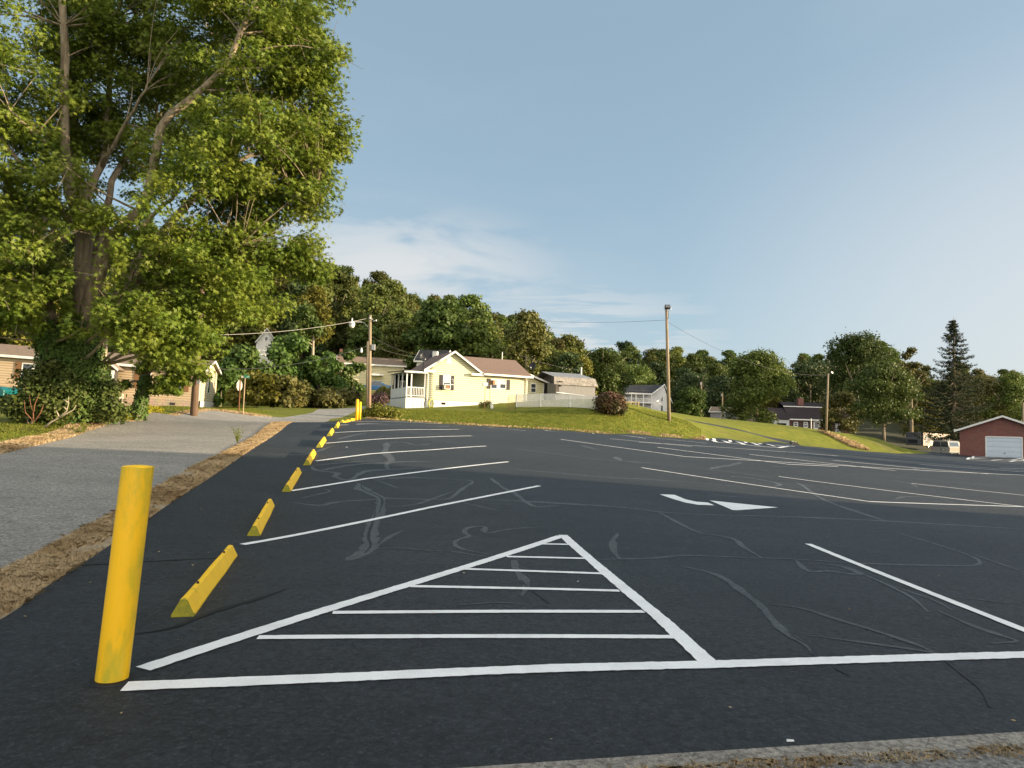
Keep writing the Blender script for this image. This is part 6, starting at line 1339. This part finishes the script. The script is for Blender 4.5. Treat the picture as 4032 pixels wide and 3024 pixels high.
# yellow ground cover and weeds
yc = [axy(470,1664,30), axy(545,1651,31), axy(610,1646,33), axy(650,1639,34), axy(560,1638,33), axy(490,1645,31.5)]
P_ = np.array(yc); x = P_[:,0].min() + rng.random(9000) * np.ptp(P_[:,0]); y = P_[:,1].min() + rng.random(9000) * np.ptp(P_[:,1]); k = inside(yc, x, y); x, y = x[k], y[k]
pz_ = np.stack([x, y, zf(x, y) + .05 + .22 * rng.random(len(x))], 1)
o = leaf_mesh('yellow_ground_cover', pz_, .07 + .05 * rng.random(len(x)), 'yellow_leaf', OVAL, np.tile([0, -.3, 1.], (len(x), 1)), .9)
tag(o, 'bright yellow leafy ground cover at the left edge of the road', 'ground cover', kind='stuff')
for px, py, sc_, lab in ((935, 1745, .5, 'tall thin green weed in the dry strip beside the lot'), (330, 1705, .5, 'clump of green weeds at the left road edge')):
    b0 = ground(px, py); t = empty('weed', b0, 0, lab, 'weed'); b = MB(); pp_ = []
    for k in range(12):
        a = random.random() * 6.28; e = Vector((math.cos(a) * .22 * random.random(), math.sin(a) * .2, sc_ * random.uniform(.5, 1))); b.tube([(0, 0, 0), e * .5 + Vector((0, 0, .03)), e], [.005, .004, .002], 4, False); pp_ += [tuple(e * u) for u in np.linspace(.3, 1, 9)]
    b.build('stems', 'green_blade', t); leaf_mesh('leaves', np.array(pp_), .05, 'green_blade', OVAL, None, parent=t)

# ================================================================ thickets beside the road
TH = [ # px, base py, Y, half width m, height m, material, label
 (870,1598,63,1.9,4.0,'ivy_leaf','bright green rounded bush against the right end of the mobile home'),
 (1010,1600,60,2.2,3.0,'yellow_green_leaf','yellow-green bush behind the street name sign'),
 (1130,1600,60,1.8,2.6,'olive_leaf','tangled olive bush left of the side road'),
 (960,1545,68,3.2,4.6,'bush_leaf','tall dark thicket behind the road signs'),
 (1130,1500,70,3.2,5.0,'ivy_leaf','broad leafy thicket beneath the white gable'),
 (1270,1560,72,2.8,4.9,'ivy_leaf','deep green thicket overhanging the side road'),
 (1370,1560,76,2.2,5.2,'bush_leaf','green thicket in front of the tan hillside house'),
 (1240,1592,66,2.4,1.6,'olive_leaf','low brownish scrub at the bend of the side road'),
 (1350,1590,70,1.9,1.7,'olive_leaf','low scrub beside the side road, under the deep green thicket'),
 (1180,1420,80,3.4,7,'bush_leaf','dark thicket high on the slope under the yellowish tree')]
for px, py, Y, hw, hh_, m_, lab in TH:
    b0 = gbase(px, py, Y); zt = at(px, py, Y).z; b0.z = min(b0.z, zt) ; hh2 = hh_ + (zt - b0.z)
    bl = []
    for _ in range(16): a, u = random.uniform(-1, 1), random.random(); r_ = hw * random.uniform(.22, .36); bl.append((a * hw * (1 - .45 * u), random.uniform(-.6, .6) * hw, r_ * .5 + u * (hh2 - r_ * 1.4), r_, r_, r_ * .8))
    bush('thicket', b0, bl, m_, lab, 'thicket', n=int(2600 + 900 * hw), sz=.30, shape=CLUMP, shell=.5)
# weeds by the bollards and at the pole
bush('weed_clump', gbase(1490, 1645, 49), [(0,0,.5,.9,.6,.5),(.9,.3,.35,.7,.5,.4),(-.7,0,.3,.6,.5,.35)], 'yellow_green_leaf', 'rough weedy clump at the foot of the street lamp pole', 'weeds', n=2600, sz=.13)
bush('purple_shrub', gbase(1488, 1604, 61), [(0,0,.6,.75,.6,.6),(.4,0,.9,.5,.5,.5),(-.35,0,.8,.45,.5,.5)], 'purple_leaf', 'dark purplish shrub just right of the street lamp pole', n=2400, sz=.16, jit=.8)
def grass_clump(px, py, Y, w, h_, lab):
    b0 = gbase(px, py, Y); b0.z = at(px, py, Y).z; t = empty('ornamental_grass', b0, 0, lab, 'ornamental grass', 'ornamental grasses below the grey house'); n = 2600
    a = rng.random(n) * 6.283; l = w * (.2 + .8 * rng.random(n)) ; zt = h_ * (1 - .55 * (l / w) ** 2) * (.8 + .25 * rng.random(n)); P0 = np.stack([np.cos(a) * .2, np.sin(a) * .2, -1.0 + 0 * a], 1); P1 = np.stack([np.cos(a) * l * .6, np.sin(a) * l * .6, zt * .9], 1); P2 = np.stack([np.cos(a) * l, np.sin(a) * l, zt * .8], 1)
    s_ = np.stack([-np.sin(a), np.cos(a), 0 * a], 1) * .025; V = np.stack([P0 - s_, P0 + s_, P1 + s_, P2, P1 - s_], 1).reshape(-1, 3)
    me = bpy.data.meshes.new('blades'); me.from_pydata(V.tolist(), [], [tuple(range(5 * i, 5 * i + 5)) for i in range(n)]); me.materials.append(MATS['pampas']); o = bpy.data.objects.new('blades', me); C.objects.link(o); o.parent = t
grass_clump(1508, 1578, 84, 1.25, 2.0, 'left clump of fountain-like ornamental grass below the grey house')
grass_clump(1556, 1585, 80, 1.5, 2.3, 'right, larger clump of ornamental grass beside the porch')
# big red-tipped bush at the end of the fence
b0 = gbase(2402, 1614, 61); o = bush('red_tip_bush', b0, [(0,0,.8,1.25,1.0,.8),(.5,0,1.1,.8,.8,.7),(-.6,0,1.1,.75,.7,.65),(0,0,1.45,.8,.7,.5),(.95,0,.6,.5,.5,.55)], 'red_leaf', 'big rounded bush with reddish pink tips at the right end of the lattice fence', n=5200, sz=.20, jit=.8)
me = o.children[0].data; me.materials.append(MATS['pink_leaf'])
for pl_ in me.polygons:
    if pl_.center.z > 1.25 + random.random() * .8 and random.random() < .6: pl_.material_index = 1
bush('weed_clump', gbase(1912, 1613, 64.5), [(-.3,0,.25,.45,.3,.3),(.15,0,.4,.3,.3,.3)], 'yellow_green_leaf', 'low plant with yellow flowers under the bird house', 'plant', n=900, sz=.09)
# dry grass tuft under second floodlight pole
b0 = [axy(3230,1702,88), axy(3290,1715,87), axy(3345,1745,86), (38.8, 82.6), (37.9, 84.3)]
dg = [(38.2, 88.6), (39.6, 88.4), (42.5, 86.5), (42.8, 84.6), (40.8, 84.8)]
o = blades('dry_tuft_patch', [(dg, 4200)], 0, .55, 'dry_blade', w=.02, lean=.6); tag(o, 'patch of tall straw-coloured grass running down the slope from the small light pole', 'dry grass', kind='stuff')

# ================================================================ trees
protos = []
def proto(h_, w_, lo, m_, seed, n, sz, bark='bark', blobs=70, shell=.8):
    o = tree('broadleaf_tree', (0, 0, -500), h_, w_, lo, m_, None, cat=None, n=n, sz=sz, seed=seed, bark=bark, blobs=blobs, shell=shell); protos.append(o); return o
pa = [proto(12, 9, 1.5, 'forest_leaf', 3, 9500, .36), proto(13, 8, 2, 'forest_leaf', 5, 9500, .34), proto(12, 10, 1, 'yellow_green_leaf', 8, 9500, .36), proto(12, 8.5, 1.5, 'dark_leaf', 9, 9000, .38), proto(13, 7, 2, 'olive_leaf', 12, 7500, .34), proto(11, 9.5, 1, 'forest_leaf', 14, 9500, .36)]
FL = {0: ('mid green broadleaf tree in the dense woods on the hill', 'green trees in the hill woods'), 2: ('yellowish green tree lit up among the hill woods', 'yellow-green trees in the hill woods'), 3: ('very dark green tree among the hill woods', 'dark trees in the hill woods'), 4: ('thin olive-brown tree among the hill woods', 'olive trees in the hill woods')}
FL[1] = FL[0]; FL[5] = FL[0]
usedp = set()
def place(kind, x, y, z, s, sz=None, label=None, group=None):
    src = pa[kind]
    if kind not in usedp: o = src; usedp.add(kind)
    else: o = copy_tree(src)
    o.location = (x, y, z); o.rotation_euler = (0, 0, random.random() * 6.28); o.scale = (s, s, sz or s)
    l, g = (label, group) if label else FL[kind]
    tag(o, l, 'tree'); 
    if g: o['group'] = g
    elif 'group' in o: del o['group']
    return o
rs = random.Random(5); cnt = 0
Y = 84
while Y < 262:
    step = 5.7 + (Y - 84) * .028
    x = -.76 * Y if Y < 205 else .10 * Y
    x += rs.random() * step
    while x < .80 * Y:
        px = CX + F_PX * x / Y; y = Y + rs.uniform(-2.5, 2.5)
        ok = True
        if px < 2350 and Y > 212: ok = False
        if px < 2350 and Y < 92 and px > 1150: ok = False
        if 1290 < px < 1700 and Y < 112: ok = False
        if px > 3560 and Y < 180: ok = False
        if px < 3560 and px >= 2350 and Y < 208: ok = False
        if 940 < px < 1130 and Y < 92: ok = False
        if px < 950: ok = ok and rs.random() < .42
        elif px < 2350 and 100 < Y < 150: ok = ok and rs.random() < .8
        if ok:
            z = Z(x, y); top = 1.5 + (hor(px) - float(np.interp(px, SX, SY))) * y / F_PX; k = rs.choices([0, 1, 2, 3, 4, 5], [4, 3, 1.3, 1.4, 1.0, 3])[0]
            H = {0: 12, 1: 13, 2: 12, 3: 12, 4: 13, 5: 11}[k]; s = rs.uniform(.70, 1.2) * (1.0 if Y < 200 else 1.1)
            s = min(s, max(.3, (top - z + rs.uniform(-.2, 2.0)) / H))
            if s > .38: place(k, x, y, z - .3, max(s, .55), s * rs.uniform(.9, 1.12)); cnt += 1
        x += step * rs.uniform(.8, 1.2)
    Y += 6.2 + (Y - 84) * .035
print('hill trees', cnt)
def solo(px, ptop, pbase, Y, wpx, m_, lab, name='broadleaf_tree', n=9000, sz=.42, lo=.15, seed=1, bark='bark', blobs=60, shell=.55, cat='tree', tr=None):
    b = at(px, pbase, Y); z = b.z; h_ = at(px, ptop, Y).z - z; w_ = wpx * Y / F_PX
    n = int(n * 1.7); sz *= .74
    return tree(name, b, h_, w_, h_ * lo, m_, lab, cat, None, n, sz, seed, bark, blobs, tr, shell)
solo(1230, 1130, 1430, 92, 175, 'yellow_green_leaf', 'yellowish tree with a pale bare trunk, lit up above the thicket', n=8000, sz=.38, lo=.32, seed=21, bark='pale_bark', tr=.22)
solo(1060, 1060, 1430, 98, 230, 'olive_leaf', 'olive green tree rising beside the white gable', n=8000, sz=.42, seed=22)
solo(1585, 1275, 1500, 104, 260, 'forest_leaf', 'full green tree rising behind the porch and grey house', n=8500, sz=.42, lo=.05, seed=23)
solo(1440, 1290, 1500, 108, 200, 'forest_leaf', 'green tree behind the street lamp pole', n=7000, sz=.45, lo=.05, seed=24)
solo(930, 1080, 1480, 84, 260, 'yellow_green_leaf', 'yellow-green tree beside the right edge of the maple', n=9000, sz=.40, lo=.05, seed=25)
solo(760, 1150, 1500, 86, 300, 'olive_leaf', 'olive tree behind the dark utility pole', n=9000, sz=.45, lo=.05, seed=26)
solo(480, 1150, 1500, 84, 330, 'forest_leaf', 'green tree behind the middle of the mobile home', n=8000, sz=.5, lo=.05, seed=27)
solo(150, 1100, 1480, 82, 380, 'yellow_green_leaf', 'yellow-lit tree behind the left part of the mobile home', n=8000, sz=.5, lo=.05, seed=28)
solo(1900, 1285, 1500, 112, 300, 'olive_leaf', 'olive-brown tree behind the brown roof', n=8000, sz=.45, lo=.02, seed=29)
solo(2080, 1300, 1500, 116, 290, 'forest_leaf', 'tall green tree behind the satellite dish', n=8500, sz=.45, lo=.02, seed=30)
solo(1740, 1300, 1500, 114, 260, 'forest_leaf', 'green tree behind the yellow gable', n=8000, sz=.45, lo=.02, seed=39)
solo(2230, 1385, 1560, 116, 240, 'yellow_green_leaf', 'sunlit tree behind the rusty shed', n=8000, sz=.42, lo=.02, seed=31)
solo(2370, 1380, 1580, 120, 250, 'forest_leaf', 'leafy green tree behind the red-tipped bush', n=8500, sz=.42, lo=.02, seed=32)
solo(2480, 1440, 1540, 205, 200, 'forest_leaf', 'dark green tree directly behind the roof of the balcony house', n=6000, sz=.6, lo=.02, seed=33)
solo(2980, 1388, 1668, 118, 300, 'forest_leaf', 'large round green tree standing alone left of the brick house', n=15000, sz=.36, lo=.06, seed=34, blobs=90)
t = solo(2718, 1527, 1640, 100, 160, 'juniper_leaf', 'squat rounded juniper on the slope beside the balcony house', name='juniper', n=7500, sz=.24, lo=.0, seed=35, blobs=70)
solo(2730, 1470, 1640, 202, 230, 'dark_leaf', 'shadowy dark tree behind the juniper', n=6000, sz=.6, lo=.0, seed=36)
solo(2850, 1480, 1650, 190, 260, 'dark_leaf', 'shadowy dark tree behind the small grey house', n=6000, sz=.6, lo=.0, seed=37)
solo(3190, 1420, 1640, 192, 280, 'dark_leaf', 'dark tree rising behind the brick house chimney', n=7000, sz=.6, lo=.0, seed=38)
solo(3380, 1322, 1650, 175, 330, 'forest_leaf', 'tallest rounded tree behind the brick house', n=12000, sz=.55, lo=.05, seed=40, blobs=90)
solo(3480, 1430, 1728, 112, 300, 'bush_leaf', 'broad green tree at the foot of the slope, left of the motorhome', n=12000, sz=.36, lo=.22, seed=41, blobs=80, tr=.28)
solo(3315, 1545, 1712, 120, 190, 'olive_leaf', 'low olive tree in front of the right end of the brick house', n=6500, sz=.32, lo=.1, seed=42)
solo(3590, 1370, 1720, 150, 130, 'olive_leaf', 'narrow feathery tree left of the tall spruce', n=4200, sz=.38, lo=.3, seed=43, blobs=22, shell=.9)
solo(3640, 1560, 1745, 165, 210, 'yellow_green_leaf', 'yellowish tree directly behind the motorhome', n=6500, sz=.4, lo=.05, seed=44)
solo(3870, 1480, 1740, 170, 300, 'olive_leaf', 'olive tree behind the brick garage, right of the spruce', n=9000, sz=.45, lo=.1, seed=45)
solo(4000, 1470, 1740, 165, 260, 'forest_leaf', 'dark broadleaf tree at the right edge behind the garage', n=8000, sz=.45, lo=.1, seed=46)
# spruce
b0 = at(3758, 1752, 130); hS = at(3763, 1247, 130).z - b0.z
t = empty('spruce_tree', b0, 0, 'tall dark spruce with drooping layered branches, by the brick garage', 'tree'); MB().tube([(0, 0, -1), (0, 0, hS * .5), (.1, 0, hS)], [.42, .25, .03], 8).build('trunk', 'bark', t, smooth=True)
m = MB(); pp_, nn_ = [], []
z = 2.2
while z < hS - .3:
    u = 1 - z / hS; L0 = 6.6 * min(1, u * 1.22) ** .8 * (1 if u < .75 else 1.0)
    for k in range(9 if u > .25 else 7):
        a = random.random() * 6.283; L_ = L0 * random.uniform(.62, 1.08) + .25; e = Vector((math.cos(a), math.sin(a), 0)); n = 7
        q = [Vector((0, 0, z)) + e * (L_ * i / n) + Vector((0, 0, -.22 * L_ * math.sin(2.6 * i / n) + .10 * L_ * (i / n) ** 2)) for i in range(n + 1)]
        m.tube(q, [.05 * (1 - .8 * i / n) for i in range(n + 1)], 4, False)
        c_ = int(20 * L_) + 10
        for _ in range(c_): v = .12 + .88 * random.random(); i = min(n - 1, int(v * n)); p = q[i].lerp(q[i + 1], v * n - i); wd = .20 * (1.15 - v) * min(L_, 3) * .4; p = p + Vector((-e.y, e.x, 0)) * random.uniform(-wd, wd) * 2 - Vector((0, 0, random.random() * .28)); pp_.append(tuple(p)); nn_.append((random.gauss(0, .3), random.gauss(0, .3), 1))
    z += .72 * (1 if u > .2 else .6)
m.build('branches', 'bark', t)
leaf_mesh('needles', np.array(pp_), .30 + .2 * rng.random(len(pp_)), 'spruce_needle', [(0,0),(.16,.3),(.10,.7),(0,1.0),(-.10,.7),(-.16,.3)], np.array(nn_, float), .9, 1.0, t)

# ================================================================ unseen hall and trees added beyond the right edge to shade the lot
t = gable_house('unseen_shade_hall', (33, -6, Z(33, 5)), R(90), 1, 1, 1, 1, 'red_brick', 'roof_dark', 'unseen long brick hall added right of the lot to cast shade', 'shade blocker')
for ch in list(t.children): bpy.data.objects.remove(ch)
t.location = (46, -28, Z(46, 5)); t.rotation_euler = (0, 0, R(90))
HL, HW, HE, HP = 40.0, 14, 6.0, 10.2
m = MB().box(0, 0, -2, HL, .25, HE).box(0, HW - .25, -2, HL, HW, HE)
for x in (0, HL - .25): m.prism([(.25, -2), (HW - .25, -2), (HW - .25, HE), (HW / 2, HP - .1), (.25, HE)], 'x', x, x + .25)
m.build('wall', 'red_brick', t); roof_slab(t, [(-.5, -.5, HE - .3), (HL + .5, -.5, HE - .3), (HL + .5, HW / 2, HP), (-.5, HW / 2, HP)], 'roof_dark'); roof_slab(t, [(-.5, HW + .5, HE - .3), (HL + .5, HW + .5, HE - .3), (HL + .5, HW / 2, HP), (-.5, HW / 2, HP)], 'roof_dark')
for k in range(8): window(t, 2 + k * 4.8, 1, 3.4 + k * 4.8, 3.2, HW + .3)

for k, (x, y, hh_) in enumerate(((58, 33, 8.4), (61, 39.5, 9.2), (59, 46, 8.6), (63, 52, 9.6))):  # row added out of view, sized so its shadow crosses the far lot
    o = place([0, 5, 1, 5][k], x, y, Z(x, y) - .2, hh_ / 12, label='unseen tree of a row added right of the lot to cast shade', group='unseen trees added right of the lot for shade')

# scattered fallen leaves on the road and along the lot edge
n = 2600; x = -14 + rng.random(n) * 22; y = 2.5 + rng.random(n) ** 1.6 * 26; k = (np.abs(x) < .8 * y) & ((x < -3.0 - .03 * y) | (rng.random(n) < .10)); x, y = x[k], y[k]
o = leaf_mesh('fallen_leaves', np.stack([x, y, zf(x, y) + .012], 1), .012 + .018 * rng.random(len(x)), None, OVAL, np.tile([0, 0, 1.], (len(x), 1)), .25, mats=['dry_blade', 'rust_box'], midx=(rng.random(len(x)) < .5).astype(int))
tag(o, 'small dry leaves and crumbs scattered over the road and the edge of the lot', 'leaf litter', kind='stuff')
